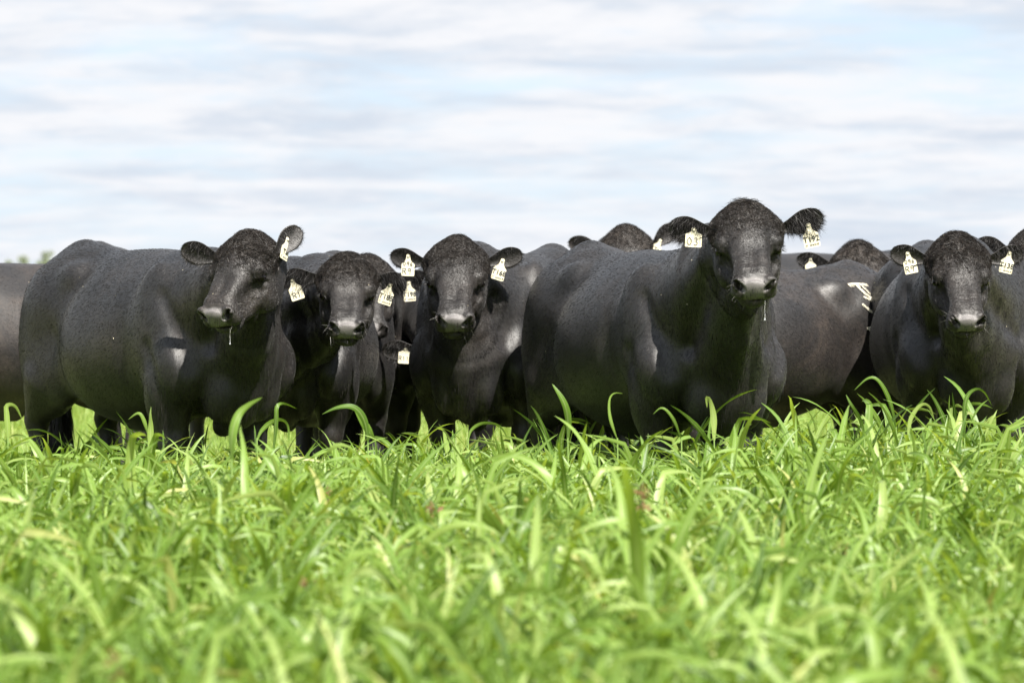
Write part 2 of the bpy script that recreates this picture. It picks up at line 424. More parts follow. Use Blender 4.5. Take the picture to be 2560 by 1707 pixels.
def ear_mesh(base, axis, nrm, Ln, Wd, curl_tip=0.0, nu=18, nv=12, cup=.45):
    a = np.array(axis, float); a /= np.linalg.norm(a); n = np.array(nrm, float); n -= a * (n @ a); n /= np.linalg.norm(n); b_ = np.cross(n, a)
    V = []
    for side in (0, 1):
        for i in range(nu):
            u = i / (nu - 1)
            w = Wd * (.42 + .58 * (.5 - .5 * math.cos(min(1, u / .58) * math.pi))) * (math.sqrt(max(0, 1 - ((u - .58) / .42) ** 1.8)) if u > .58 else 1)
            th = (.010 if side == 0 else -.003) * (1 - .6 * u) * (1 if w > .003 else 0)
            ca = 2.3 - 1.1 * min(1, u * 1.4)           # rolled at the base, open towards the tip
            for j in range(nv):
                v = -1 + 2 * j / (nv - 1); an = v * ca * cup * 2 / 2
                rr = w / (ca * cup) if ca > 0 else w
                edge = 1 - v * v
                y = rr * math.sin(an) * .9; z = rr * (1 - math.cos(an)) * .75
                V.append(np.array(base) + a * (Ln * u) + b_ * y + n * (z - th * (.35 + edge) + curl_tip * u * u * Ln) )
    Fq = []; o = nu * nv
    for i in range(nu - 1):
        for j in range(nv - 1):
            q = i * nv + j; Fq.append((q, q + 1, q + nv + 1, q + nv)); Fq.append((q + o, q + o + nv, q + o + nv + 1, q + o + 1))
    for i in range(nu - 1):
        q = i * nv; Fq.append((q, q + nv, q + nv + o, q + o)); q = i * nv + nv - 1; Fq.append((q, q + o, q + nv + o, q + nv))
    for j in range(nv - 1):
        q = (nu - 1) * nv + j; Fq.append((q, q + 1, q + 1 + o, q + o))
    return np.array(V), np.array(Fq), (a, b_, n)

def strands(roots, dirs, nrm, length, width, droop, nseg, seed, wav=0.0):
    """flat tapering strips; roots (n,3), dirs unit, nrm surface normals, droop world-down vector weight"""
    rg = np.random.default_rng(seed); n = len(roots); Lg = length * (0.6 + .8 * rg.random(n))
    P = roots.copy(); d = dirs / np.maximum(np.linalg.norm(dirs, axis=1, keepdims=True), 1e-6)
    side = np.cross(d, nrm); side /= np.maximum(np.linalg.norm(side, axis=1, keepdims=True), 1e-6)
    turn = rg.normal(0, 1, n) * wav
    tw = rg.random(n) * math.pi; wv = side * np.cos(tw)[:, None] + nrm * np.sin(tw)[:, None]
    V = []
    for i in range(nseg + 1):
        w = width * (1 - i / nseg) ** .7
        if i < nseg: V += [P - wv * w / 2, P + wv * w / 2]
        else: V += [P]
        d = d + droop + side * (turn / nseg)[:, None]; d /= np.linalg.norm(d, axis=1, keepdims=True)
        side = np.cross(d, nrm); side /= np.maximum(np.linalg.norm(side, axis=1, keepdims=True), 1e-6)
        P = P + d * (Lg / nseg)[:, None]
    V = np.stack(V, 1); m_ = V.shape[1]; base = np.arange(n)[:, None] * m_
    fs = []
    for i in range(nseg - 1): fs.append(base + np.array((2 * i, 2 * i + 1, 2 * i + 3, 2 * i + 2)))
    T = base + np.array((2 * nseg - 2, 2 * nseg - 1, 2 * nseg))
    return V.reshape(-1, 3), [np.concatenate(fs)] if fs else [], T, np.repeat(rg.random(n), m_)
def hair_obj(name, parts, mat, parent):
    Vs, Q, T, tone, off = [], [], [], [], 0
    for V, q, t_, tn in parts:
        Vs.append(V); tone.append(tn)
        if q: Q.append(q[0] + off)
        T.append(t_ + off); off += len(V)
    fl = ([np.concatenate(Q)] if Q else []) + [np.concatenate(T)]
    o = mesh_np(name, np.concatenate(Vs), fl, mat, parent, True)
    at = o.data.attributes.new('tone', 'FLOAT', 'POINT'); at.data.foreach_set('value', np.concatenate(tone).astype(np.float32))
    o['kind'] = 'stuff'; return o
def sample(P, Fq, n, seed, weight=None):
    """points on triangles with normals"""
    T = np.concatenate([Fq[:, :3], Fq[Fq[:, 3] >= 0][:, [0, 2, 3]]]); a, b_, c = P[T[:, 0]], P[T[:, 1]], P[T[:, 2]]
    cr = np.cross(b_ - a, c - a); ar = np.linalg.norm(cr, axis=1); nr = cr / np.maximum(ar, 1e-12)[:, None]
    w = ar * (weight((a + b_ + c) / 3, nr) if weight else 1); rg = np.random.default_rng(seed)
    cs = np.cumsum(w); k = np.searchsorted(cs, rg.random(n) * cs[-1]); k = np.minimum(k, len(T) - 1)
    r1 = np.sqrt(rg.random(n))[:, None]; r2 = rg.random(n)[:, None]
    return a[k] * (1 - r1) + b_[k] * r1 * (1 - r2) + c[k] * r1 * r2, nr[k]
def tangent(v, n): 
    t_ = v - n * (v * n).sum(1, keepdims=True); return t_ / np.maximum(np.linalg.norm(t_, axis=1, keepdims=True), 1e-6)


# ------------------------------------------------------------------ ear tags
STROKES = {'R': [[(0, 0), (.02, 1)], [(0, .95), (.45, 1), (.62, .78), (.45, .55), (.05, .5)], [(.25, .5), (.65, 0)]],
           '9': [[(.6, .8), (.4, 1), (.12, .9), (.1, .62), (.35, .5), (.6, .75), (.6, .9), (.5, .3), (.42, 0)]],
           '0': [[(.3, 1), (.05, .7), (.05, .3), (.3, 0), (.55, .3), (.55, .7), (.3, 1)]],
           '6': [[(.5, 1), (.2, .75), (.05, .35), (.2, .02), (.45, .05), (.5, .35), (.3, .5), (.08, .3)]],
           '1': [[(.15, .75), (.35, 1), (.3, 0)]], '8': [[(.3, .5), (.08, .75), (.3, 1), (.52, .75), (.3, .5), (.05, .25), (.3, 0), (.55, .25), (.3, .5)]],
           '3': [[(.05, .9), (.35, 1), (.5, .75), (.2, .55), (.55, .35), (.35, .02), (.02, .1)]]}
def ribbon(pts, w, z, V, Q):
    pts = np.array(pts, float)
    if len(pts) > 2:      # smooth the corners
        for _ in range(2):
            q = [pts[0]]
            for a, b_ in zip(pts[:-1], pts[1:]): q += [a * .75 + b_ * .25, a * .25 + b_ * .75]
            q.append(pts[-1]); pts = np.array(q)
    d = np.gradient(pts, axis=0); d /= np.maximum(np.linalg.norm(d, axis=1, keepdims=True), 1e-9); s = np.stack([-d[:, 1], d[:, 0]], 1) * w / 2
    o = len(V)
    for p, q in zip(pts, s): V.append((p[0] - q[0], -z, p[1] - q[1])); V.append((p[0] + q[0], -z, p[1] + q[1]))
    for i in range(len(pts) - 1): Q.append((o + 2 * i, o + 2 * i + 1, o + 2 * i + 3, o + 2 * i + 2))
def text_geo(s, size, x, z0, depth, bold=0.0, spacing=1.0):
    cu = bpy.data.curves.new('t', 'FONT'); cu.body = s; cu.size = size; cu.align_x = 'CENTER'; cu.resolution_u = 2
    cu.offset = bold * size; cu.space_character = spacing
    ob = bpy.data.objects.new('t', cu); C.objects.link(ob); bpy.context.view_layer.update()
    dg = bpy.context.evaluated_depsgraph_get(); me = bpy.data.meshes.new_from_object(ob.evaluated_get(dg))
    V = [(v.co.x + x, -depth, v.co.y + z0) for v in me.vertices]; Fc = [tuple(p.vertices) for p in me.polygons]
    bpy.data.objects.remove(ob); bpy.data.curves.remove(cu); bpy.data.meshes.remove(me); return V, Fc
def make_tag(parent, M4, marks, w=.064, h=.062, nk=.036):
    """M4: tag frame in parent space; x right, -y faces out, z up, origin at the stud"""
    o2 = [(-.006, .010), (.006, .010), (.010, .004), (.010, -.006), (.013, -nk * .55), (.020, -nk * .8), (w / 2 - .004, -nk), (w / 2, -nk - .004),
          (w / 2, -nk - h + .004), (w / 2 - .004, -nk - h), (-w / 2 + .004, -nk - h), (-w / 2, -nk - h + .004), (-w / 2, -nk - .004),
          (-w / 2 + .004, -nk), (-.020, -nk * .8), (-.013, -nk * .55), (-.010, -.006), (-.010, .004)]
    n = len(o2)
    def bend(x, y, z): return (x, y + .9 * x * x + .25 * z * z, z)
    bm = bmesh.new()
    A = [bm.verts.new(bend(x, -.001, z)) for x, z in o2]; B = [bm.verts.new(bend(x, .001, z)) for x, z in o2]
    bm.faces.new(A); bm.faces.new(B[::-1])
    for i in range(n): bm.faces.new((A[i], B[i], B[(i + 1) % n], A[(i + 1) % n]))
    bmesh.ops.triangulate(bm, faces=[f for f in bm.faces if len(f.verts) > 4])
    bmesh.ops.recalc_face_normals(bm, faces=bm.faces)
    me = bpy.data.meshes.new('ear_tag'); bm.to_mesh(me); bm.free(); me.materials.append(M['tag'])
    t = bpy.data.objects.new('ear_tag', me); C.objects.link(t); t.parent = parent; t.matrix_local = M4
    at = me.attributes.new('rest', 'FLOAT_VECTOR', 'POINT')
    sd = rng.random(3) * 9; at.data.foreach_set('vector', (np.array([v.co[:] for v in me.vertices]) * 10 + sd).astype(np.float32).ravel())
    # stud
    bm = bmesh.new(); bmesh.ops.create_cone(bm, cap_ends=True, segments=12, radius1=.0065, radius2=.0045, depth=.006, matrix=Matrix.Translation((0, -.004, 0)) @ Matrix.Rotation(R(90), 4, 'X'))
    me = bpy.data.meshes.new('stud'); bm.to_mesh(me); bm.free(); me.materials.append(M['tag'])
    s_ = bpy.data.objects.new('stud', me); C.objects.link(s_); s_.parent = t
    V, Fc, Q = [], [], []
    for mk in marks:
        kind, s, size, x, z = mk[:5]
        if kind == 'p':
            v, f = text_geo(s, size, x, -nk + z, .0022, mk[5] if len(mk) > 5 else .015, mk[6] if len(mk) > 6 else 1.0); o = len(V); V += v; Fc += [tuple(i + o for i in q) for q in f]
        else:
            cx = x
            for ch in s:
                for st in STROKES.get(ch, []):
                    q0 = []; v0 = []; ribbon([(cx + a * size, -nk + z + b_ * size) for a, b_ in st], .0026, .0022, v0, q0); o = len(V); V += v0; Fc += [tuple(i + o for i in q) for q in q0]
                cx += size * .85
    if V:
        V = [bend(*v) for v in V]
        me = bpy.data.meshes.new('lettering'); me.from_pydata(V, [], Fc); me.materials.append(M['ink'])
        lo = bpy.data.objects.new('lettering', me); C.objects.link(lo); lo.parent = t
    return t

def sphere_obj(name, loc, r, mat, parent, sc3=(1, 1, 1), seg=20):
    bm = bmesh.new(); bmesh.ops.create_uvsphere(bm, u_segments=seg, v_segments=seg // 2 + 2, radius=r)
    for v in bm.verts: v.co = Vector((v.co.x * sc3[0], v.co.y * sc3[1], v.co.z * sc3[2]))
    for f in bm.faces: f.smooth = True
    me = bpy.data.meshes.new(name); bm.to_mesh(me); bm.free(); me.materials.append(mat)
    o = bpy.data.objects.new(name, me); C.objects.link(o); o.parent = parent; o.location = loc; return o

# ------------------------------------------------------------------ bull builder
def build_bull(sp):
    B = Bull(sp); S = B.S; far = sp.get('far', 0)
    root = bpy.data.objects.new('bull', None); C.objects.link(root); root.matrix_world = B.Mw; root.empty_display_size = .3
    tag(root, sp['label'], 'bull', 'herd of black bulls standing in the crop')
    seed = sp.get('seed', 1)
    h = .030 if far else .021
    if PREVIEW: h = .03
    pts = [B.h2l((.4, 0, 0)), B.h2l((-.3, 0, .1)), B.h2l((0, 0, -.25)), B.h2l((0, .2, 0)), B.h2l((0, -.2, 0)), B.h2l((.35, 0, -.17))]
    lo = np.minimum(np.array((-1.18, -.47, .0)) * S, np.min(pts, 0)) - .03; hi = np.maximum(np.array((.98, .47, 1.46)) * S, np.max(pts, 0)) + .04
    lo[2] = -.03
    nx, ny, nz = [int(math.ceil((hi[i] - lo[i]) / h)) + 1 for i in range(3)]
    G = np.stack(np.meshgrid(np.arange(nx), np.arange(ny), np.arange(nz), indexing='ij'), -1).reshape(-1, 3) * h + lo
    D = B.sdf(G).reshape(nx, ny, nz)
    P, Fq = surface_nets(D, lo, h)
    P = B.project(P, h * .4, 2)
    hc = B.h2l((.06, 0, -.02))
    if not sp.get('nohead'):
        P, Fq = refine(P, Fq, lambda c: np.linalg.norm(c - hc, axis=1) < .36 * B.hs); P = B.project(P, .004, 2)
        if not far and not PREVIEW:
            P, Fq = refine(P, Fq, lambda c: (lambda q: (q[:, 0] > -.06) & (np.linalg.norm(q - np.array((.13, 0, -.02)), axis=1) < .25))(B.to_head(c))); P = B.project(P, .0025, 2)
    g = B.grad(P, .004); gn = g / np.maximum(np.linalg.norm(g, axis=1, keepdims=True), 1e-6)
    bodyP, bodyF = P, Fq
    R3 = B.R3
    ears = []
    if not sp.get('nohead'):
        for side, key in ((-1, 'earL'), (1, 'earR')):      # earL: left in the picture
            e = sp.get(key)
            if not e: continue
            ax = R3 @ np.array(e['a'], float); nn = R3 @ np.array(e.get('n', (0, -1, -.25)), float)
            base = B.h2l((-.100, side * .140, .022))
            V, Fe, fr = ear_mesh(base, ax, nn, e.get('L', .20) * B.hs, e.get('w', .052) * 1.12 * B.hs, e.get('tip', 0))
            Fe = Fe[:, ::-1] if True else Fe
            ears.append((e, base, fr, V, Fe))
    allP = [bodyP]; allF = [split_faces(bodyF)[0]]; tri = split_faces(bodyF)[1]; off = len(bodyP)
    for e, base, fr, V, Fe in ears: allP.append(V); allF.append(Fe + off); off += len(V)
    AP = np.concatenate(allP)
    body = mesh_np('body', AP, [np.concatenate(allF)] + ([tri] if len(tri) else []), M['fur_brown'] if sp.get('brown') else M['fur'], root)
    Q = B.to_head(AP); nb = len(bodyP)
    sm = lambda x, a, b_: np.clip((x - a) / (b_ - a), 0, 1) ** 2 * (3 - 2 * np.clip((x - a) / (b_ - a), 0, 1))
    top = .034 - .15 * np.abs(Q[:, 1])
    wid = .045 + .42 * np.clip(Q[:, 2] + .035, 0, .07)
    nose = sm(Q[:, 0], .262, .276) * sm(top - Q[:, 2] + .004, 0, .008) * sm(wid - np.abs(Q[:, 1]), -.002, .006) * (Q[:, 2] > -.074)
    curl = sm(-Q[:, 0], -.03, .05) * sm(Q[:, 2], -.02, .03) * (np.linalg.norm(Q, axis=1) < .36)
    hol = np.minimum(*[np.linalg.norm(Q[:, 1:] - np.array((q * .059, .007)), axis=1) for q in (1, -1)]); nose *= 1 - .95 * ((Q[:, 0] < .288) & (hol < .022))
    nose[nb:] = 0; hm_ = np.clip(1 - (np.linalg.norm(Q - np.array((.05, 0, 0)), axis=1) - .30) / .06, 0, 1)
    curl = np.maximum(curl, .38 * hm_ * (1 - nose)); curl[nb:] = .25
    for nm, arr in (('nose', nose), ('curl', curl * sp.get('curly', 1))):
        at = body.data.attributes.new(nm, 'FLOAT', 'POINT'); at.data.foreach_set('value', arr.astype(np.float32))
    at = body.data.attributes.new('rest', 'FLOAT_VECTOR', 'POINT'); at.data.foreach_set('vector', (AP / S + np.array((seed * 3.7, 0, 0))).astype(np.float32).ravel())
    # eyes
    if not sp.get('nohead'):
        for s in (1, -1):
            sphere_obj('eye', B.h2l((.024, s * .1175, .001)), .0215 * B.hs, M['eye'], root)
    down = R3 @ np.array((0, 0, -1.0))
    camdir = R3 @ np.array((0, -1.0, 0))
    if PREVIEW > 1: return B, root
    # ---- hair
    parts = []; curls = []
    dens = sp.get('coat', 42000 if far else 85000)
    wfun = lambda c, n: (np.clip(n @ camdir + .35, .12, 1)) * (c[:, 2] > .30) * (1 + 4.5 * (np.linalg.norm(c - hc, axis=1) < .38)) * (B.to_head(c)[:, 0] < .255)
    Pc, Nc = sample(bodyP, bodyF, dens, seed + 40, wfun); Qh = B.to_head(Pc)
    hm = (np.clip(1 - (np.linalg.norm(Qh - np.array((.05, 0, 0)), axis=1) - .32) / .08, 0, 1))[:, None]
    fb = np.tile(np.array((-.7, 0, -.65)), (len(Pc), 1)); fb[:, 1] = 0
    nk = np.clip((Pc[:, 0:1] / S - .3) / .3, 0, 1) * (Pc[:, 2:3] > .6)
    fb = fb * (1 - nk) + np.array((-.25, 0, -1.0)) * nk
    fb = fb + .35 * np.stack([vnoise(Pc, 4, 2), vnoise(Pc, 4, 4), vnoise(Pc, 4, 6)], 1)
    fh = (np.array((1.0, 0, -.1)) + np.stack([Qh[:, 1] * 0, Qh[:, 1] * 6, Qh[:, 1] * 0], 1) + .8 * np.stack([vnoise(Qh, 14, 2), vnoise(Qh, 14, 4), vnoise(Qh, 14, 6)], 1)) @ B.HR.T
    fl = tangent(fb * (1 - hm) + fh * hm, Nc) + Nc * (.16 + .12 * rng.random((len(Pc), 1)))
    ln = np.where(hm[:, 0] > .5, .008, .013)
    parts.append(strands(Pc, fl, Nc, ln, .0011, np.zeros(3), 1, seed + 50))
    # tail switch
    Pt, Nt = sample(bodyP, bodyF, 1200, seed + 41, lambda c, n: (c[:, 0] < -1.02 * S) * (c[:, 2] < .75) * 1.0)
    parts.append(strands(Pt, tangent(np.tile(down, (len(Pt), 1)), Nt) + Nt * .15, Nt, .10, .002, down * .2, 3, seed + 51))
    # underline fringe on brisket and dewlap
    Pt, Nt = sample(bodyP, bodyF, 1500, seed + 42, lambda c, n: (c[:, 0] > .55 * S) * (n[:, 2] < -.3) * (c[:, 2] > .4) * 1.0)
    parts.append(strands(Pt, tangent(np.tile(down, (len(Pt), 1)), Nt) + Nt * .3 + down * .5, Nt, .035, .0018, down * .1, 2, seed + 52))
    if not sp.get('nohead'):
        n_c = int((7000 if far else 16000) * sp.get('curly', 1) + 1500)
        wc = lambda c, n: (lambda q: ((q[:, 0] < .06) & ((q[:, 2] > .015) | (q[:, 0] < -.03)) & (q[:, 2] > -.02) & (np.linalg.norm(q, axis=1) < .36)) * np.clip(.16 + sm(-q[:, 0], -.05, .07), 0, 1))(B.to_head(c))
        Pc, Nc = sample(bodyP, bodyF, n_c, seed + 43, wc); Qh = B.to_head(Pc)
        ang = vnoise(Qh, 24, seed + 3) * 5 + vnoise(Qh, 9, seed + 4) * 3
        t1 = tangent(np.tile(B.HR[:, 0], (len(Pc), 1)), Nc); t2 = np.cross(Nc, t1)
        dr = t1 * np.cos(ang)[:, None] + t2 * np.sin(ang)[:, None] + Nc * .35
        curls.append(strands(Pc, dr, Nc, .019 * sp.get('shag', 1), .0016, down * .05, 3, seed + 53, 1.8))
        # topknot along the poll
        wk = lambda c, n: (lambda q: ((q[:, 0] < -.13) & (np.abs(q[:, 1]) < .06) & (q[:, 2] > .03) & (np.linalg.norm(q, axis=1) < .36)) * 1.0)(B.to_head(c))
        Pc, Nc = sample(bodyP, bodyF, int(200 * sp.get('knot', 1)) + 20, seed + 44, wk)
        dr = tangent(B.HR[:, 0] * .5 + rng.normal(0, .6, Pc.shape), Nc) + Nc * .5
        curls.append(strands(Pc, dr, Nc, .030 * sp.get('knotlen', 1), .0022, down * .12, 5, seed + 54, 1.6))
        # ears: short hair all over, long fringe on the lower edge and inside
        for e, base, fr, V, Fe in ears:
            a, b_, n = fr; lg = e.get('shag', 1.0)
            Pe, Ne = sample(V, np.array(Fe), 3600, seed + 45)
            parts.append(strands(Pe, a * .8 + down * .5 + Ne * .35 + rng.normal(0, .15, Pe.shape), Ne, .019 * max(.8, lg * .8), .0014, down * .08, 2, seed + 55))
            wl = lambda c, nn: (((c - base) @ a > .02) & ((c - base) @ a < .17)) * np.clip(nn @ (n * .8 + down * .8), 0, 1)
            Pe, Ne = sample(V, np.array(Fe), int(1500 * max(.6, min(lg, 1.6))), seed + 46, wl)
            parts.append(strands(Pe, down * .8 + a * .5 + Ne * .35 + rng.normal(0, .22, Pe.shape), Ne, .030 * lg, .0022, down * .12, 4, seed + 56, .5))
        # lashes
        Pl = np.array([B.h2l((.024 + .020 * math.cos(x), s * .138, .004 + .015 * math.sin(x))) for s in (1, -1) for x in np.linspace(.2, 3.0, 26)])
        sg = np.array([s for s in (1, -1) for _ in range(26)])
        Nl = (sg[:, None] * B.HR[:, 1][None]); dl = Nl * .9 + B.HR[:, 0] * .3 + B.HR[:, 2] * .05 + rng.normal(0, .12, Pl.shape)
        parts.append(strands(Pl, dl, np.tile(B.HR[:, 2], (len(Pl), 1)), .022, .0018, down * .12, 3, seed + 57))
        # whiskers
        if not far:
            ww = lambda c, n: (lambda q: ((q[:, 0] > .19) & (q[:, 0] < .285) & (q[:, 2] < .0) & (q[:, 2] > -.15) & (np.abs(q[:, 1]) > .05 - .4 * np.clip(-q[:, 2] - .07, 0, 1))) * 1.0)(B.to_head(c))
            Pw, Nw = sample(bodyP, bodyF, int(30 * sp.get('whisk', 1)), seed + 47, ww)
            wp = strands(Pw, Nw + rng.normal(0, .3, Pw.shape) + down * .3, np.roll(Nw, 1, 1), .036, .0010, down * .06, 4, seed + 58, .2)
            hair_obj('whiskers', [wp], M['whisker'], root)
        hair_obj('curly_forelock', curls, M['curl'], root)
    hair_obj('coat_hair', parts, M['hair'], root)
    if not far:
        Pf, Nf = sample(bodyP, bodyF, 7, seed + 60, lambda c, n: np.clip(n @ camdir, 0, 1) * (c[:, 2] > .8))
        Pf2, Nf2 = sample(bodyP, bodyF, 9, seed + 61, lambda c, n: (n[:, 2] > .35) * (c[:, 2] > 1.1 * S) * 1.0)
        Pf, Nf = np.concatenate([Pf, Pf2]), np.concatenate([Nf, Nf2])
        hair_obj('chaff_flecks', [strands(Pf + Nf * .004, tangent(rng.normal(0, 1, Pf.shape), Nf) + Nf * .1, Nf, .006, .0032, np.zeros(3), 2, seed + 62)], M['straw'], root)
    # ---- tags
    for e, base, fr, V, Fe in ears:
        for tg in e.get('tags', []):
            a, b_, n = fr; Ln = e.get('L', .20) * B.hs
            p = base + a * Ln * tg.get('f', .5) + n * .005 + camdir * .005 + down * (tg.get('dn', 0) - .010)
            ro, yw = R(tg.get('roll', 0)), R(tg.get('yaw', 0)); pt = R(tg.get('pitch', 0))
            Mr = Matrix.Rotation(yw, 3, 'Z') @ Matrix.Rotation(ro, 3, 'Y') @ Matrix.Rotation(pt, 3, 'X')
            M4 = (Matrix(R3.tolist()) @ Mr).to_4x4(); M4.translation = Vector(p)
            make_tag(root, M4, tg['m'], tg.get('w', .064) , tg.get('h', .062), tg.get('nk', .036))
    for dr_ in sp.get('drool', []):
        hp, ln_ = dr_; p = B.h2l(hp)
        pa = [p + down * ln_ * i / 8 + np.array((.0015 * math.sin(i * 1.3), 0, 0)) for i in range(9)]
        bm = bmesh.new(); ring = []
        for i, q in enumerate(pa):
            r_ = .0007 + (.0028 * math.exp(-((i - 8) / .7) ** 2)); ring.append([bm.verts.new(q + r_ * np.array((math.cos(k * math.pi / 3), math.sin(k * math.pi / 3), 0))) for k in range(6)])
        for A_, B_ in zip(ring[:-1], ring[1:]):
            for k in range(6): bm.faces.new((A_[k], A_[(k + 1) % 6], B_[(k + 1) % 6], B_[k]))
        bm.faces.new(ring[-1]); me = bpy.data.meshes.new('drool'); bm.to_mesh(me); bm.free(); me.materials.append(M['drool'])
        o = bpy.data.objects.new('drool_thread', me); C.objects.link(o); o.parent = root
    return B, root

T1 = lambda num, sz=.034: [('p', num, sz, 0, -.036, .016), ('p', 'JT  ANGUS', .0125, 0, -.055, .01)]
HW = lambda a, b_: [('h', a, .020, -.024, -.012), ('h', b_, .028, -.026, -.052)]
BULLS = []
def add(**k): BULLS.append(k)
add(seed=5, u=655, d=19.2, az=22, scale=.99, fat=1.05, head=(748, 247, 17.75, 3, 34, 2), hs=1.04, neck=1.02, shag=.9, knot=1.2, knotlen=1.6, curly=.7,
    earL=dict(a=(-1, .15, .10), L=.185, w=.058, shag=1.4, tags=[dict(f=.42, dn=.012, roll=3, m=[('h', '03', .034, -.028, -.05)], w=.072, h=.058, nk=.018)]),
    earR=dict(a=(1, .15, .33), L=.195, w=.055, shag=1.7, tags=[dict(f=.66, dn=.035, roll=-12, m=T1('T192'), w=.069)]),
    drool=[((.29, .045, -.072), .085)],
    label='large black bull with the highest head, facing the camera, its ear tag reading T192')
add(seed=6, u=160, d=20.1, az=34, scale=1.0, fat=1.05, crest=-.03, nape=(-.12, 0, -.10), head=(241, 275, 18.9, -29, 40, 3), hs=1.04, hv=(.95, 1.02, 1.02), neck=1.0, shag=1.1, curly=1, knot=.8,
    earL=dict(a=(-1, .1, .28), L=.19, w=.056, shag=1.0),
    earR=dict(a=(.62, .35, .75), n=(.35, -1, .1), L=.18, w=.054, shag=.8, tags=[dict(f=.50, dn=.0, roll=18, yaw=62, m=T1('T1'))]),
    drool=[((.29, .045, -.072), .075)],
    label='big black bull at the left at the left, standing side-on with its head turned left')
add(seed=7, u=309, d=21.3, az=-8, scale=.97, fat=.9, neck=.88, head=(347, 293, 19.55, 2, 34, -1), hs=.98, hv=(1.04, .97, 1.0), shag=1.0, curly=.8, whisk=1,
    earL=dict(a=(-1, .15, -.02), L=.185, w=.056, shag=1.5, tags=[dict(f=.72, dn=.02, roll=-18, m=[('h', 'R1', .026, -.02, -.05)])]),
    earR=dict(a=(1, .15, -.18), L=.145, w=.056, shag=1.7, tags=[dict(f=.52, dn=.028, roll=18, m=T1('T185'))]),
    label='black bull facing the camera with shaggy ears held low, ear tag reading T185')
add(seed=8, u=512, d=21.1, az=-16, scale=1.0, fat=.92, head=(456, 280, 20.05, -1, 38, 0), hs=1.0, hv=(1.12, 1.04, 1.04), shag=.7, curly=1, knot=.5, whisk=1.6,
    earL=dict(a=(-1, .12, .22), L=.185, w=.055, shag=.6, tags=[dict(f=.50, dn=-.004, roll=2, m=HW('096', 'R9'))]),
    earR=dict(a=(1, .12, .26), L=.185, w=.055, shag=.6, tags=[dict(f=.45, dn=.02, roll=17, m=T1('T168'))]),
    label='black bull facing the camera with a domed curly poll, ear tag reading T168')
add(seed=9, u=951, d=21.3, az=3, scale=1.02, fat=1.02, head=(960, 278, 19.8, 2, 39, 0), hs=1.0, hv=(1.14, 1.0, 1.0), shag=1.1, curly=1, knot=1.2, knotlen=1.2, whisk=1.8,
    earL=dict(a=(-1, .12, .22), L=.19, w=.058, shag=.7, tags=[dict(f=.55, dn=.0, roll=-12, m=HW('096', 'R9'))]),
    earR=dict(a=(1, .12, .22), L=.185, w=.056, shag=1.0, tags=[dict(f=.62, dn=.0, roll=13, m=T1('T138'))]),
    label='broad black bull at the right facing the camera with long whiskers, ear tag reading T138')

# the bulls behind
add(seed=10, far=1, u=-28, d=22.6, az=-62, scale=.97, brown=1, nohead=1, head=(-160, 300, 21.8, -60, 45, 0), coat=20000,
    label='brown-tinged black bull at the left edge, cut off by the frame behind the side-on bull')
add(seed=11, far=1, u=355, d=23.3, az=4, scale=.97, fat=.88, head=(368, 293, 21.9, 6, 42, 2), hs=1.0, shag=.9,
    earL=dict(a=(-1, .1, .1), L=.19, w=.05, shag=.8), earR=dict(a=(1, .1, -.06), L=.20, w=.056, shag=1.5, tags=[dict(f=.42, dn=.035, roll=-4, m=T1('T198'))]),
    label='black bull half hidden behind the one tagged T185, its own tag ending in 98')
add(seed=12, far=1, u=445, d=23.4, az=2, scale=.97, neck=1.0, crest=-.02, head=(448, 368, 21.7, 4, 50, 0), hs=1.0, shag=.8,
    earL=dict(a=(-1, .1, .04), L=.21, w=.062, shag=1.1, tags=[dict(f=.40, dn=.0, roll=4, m=[('h', 'R110', .022, -.03, -.045)], nk=.016, w=.068)]),
    earR=dict(a=(1, .1, .04), L=.19, w=.05),
    label='black bull with its head lowered behind the T168 bull, ear tag R110 showing')
add(seed=13, far=1, u=608, d=23.4, az=6, scale=.985, head=(622, 300, 22.0, 2, 40, 0), nohead=1, coat=14000,
    label='black bull of which only the back shows above the back of the tallest bull')
add(seed=14, far=1, u=618, d=26.9, az=-8, scale=1.06, head=(628, 263, 25.5, 4, 46, 3), hs=1.12, shag=1.1, knot=1.4, brown=1,
    earL=dict(a=(-1, .1, .22), L=.19, w=.055, shag=1), earR=dict(a=(.65, .1, .62), n=(.2, -1, -.1), L=.18, w=.055, shag=1, tags=[dict(f=.35, dn=.02, roll=28, yaw=30, m=T1('T1'))]),
    label='black bull behind the others, only its curly poll and ears showing above a back')
add(seed=15, far=1, u=744, d=21.8, az=-53, scale=.94, fat=1.12, nohead=1, head=(612, 310, 20.9, -50, 40, 0), coat=60000, brand=1, brown=1,
    label='black bull standing side-on with a white brand on its hip, head hidden')
add(seed=16, far=1, u=893, d=25.0, az=-4, scale=.97, head=(863, 281, 23.6, 12, 42, 3), hs=1.12, shag=1.2, knot=1.6, knotlen=1.3, brown=1,
    earL=dict(a=(-1, .1, .25), L=.19, w=.05, shag=1, tags=[dict(f=.62, dn=-.0, roll=0, m=[], nk=.03)]), earR=dict(a=(1, .1, .2), L=.19, w=.05),
    label='black bull with a tufted poll looking over the branded back')
add(seed=17, far=1, u=1052, d=22.6, az=-6, scale=1.03, head=(1040, 268, 21.2, 6, 44, 0), hs=1.0, shag=1,
    earL=dict(a=(-1, .1, .30), L=.185, w=.055, shag=1.2), earR=dict(a=(1, .1, .2), L=.19, w=.05),
    label='black bull cut off by the right edge of the frame, one shaggy ear showing')
add(seed=18, far=1, u=176, d=24.4, az=150, scale=1.03, nohead=1, head=(190, 300, 26, 150, 40, 0), coat=9000,
    label='black bull whose tuft of tailhead hair just shows over the side-on bull')
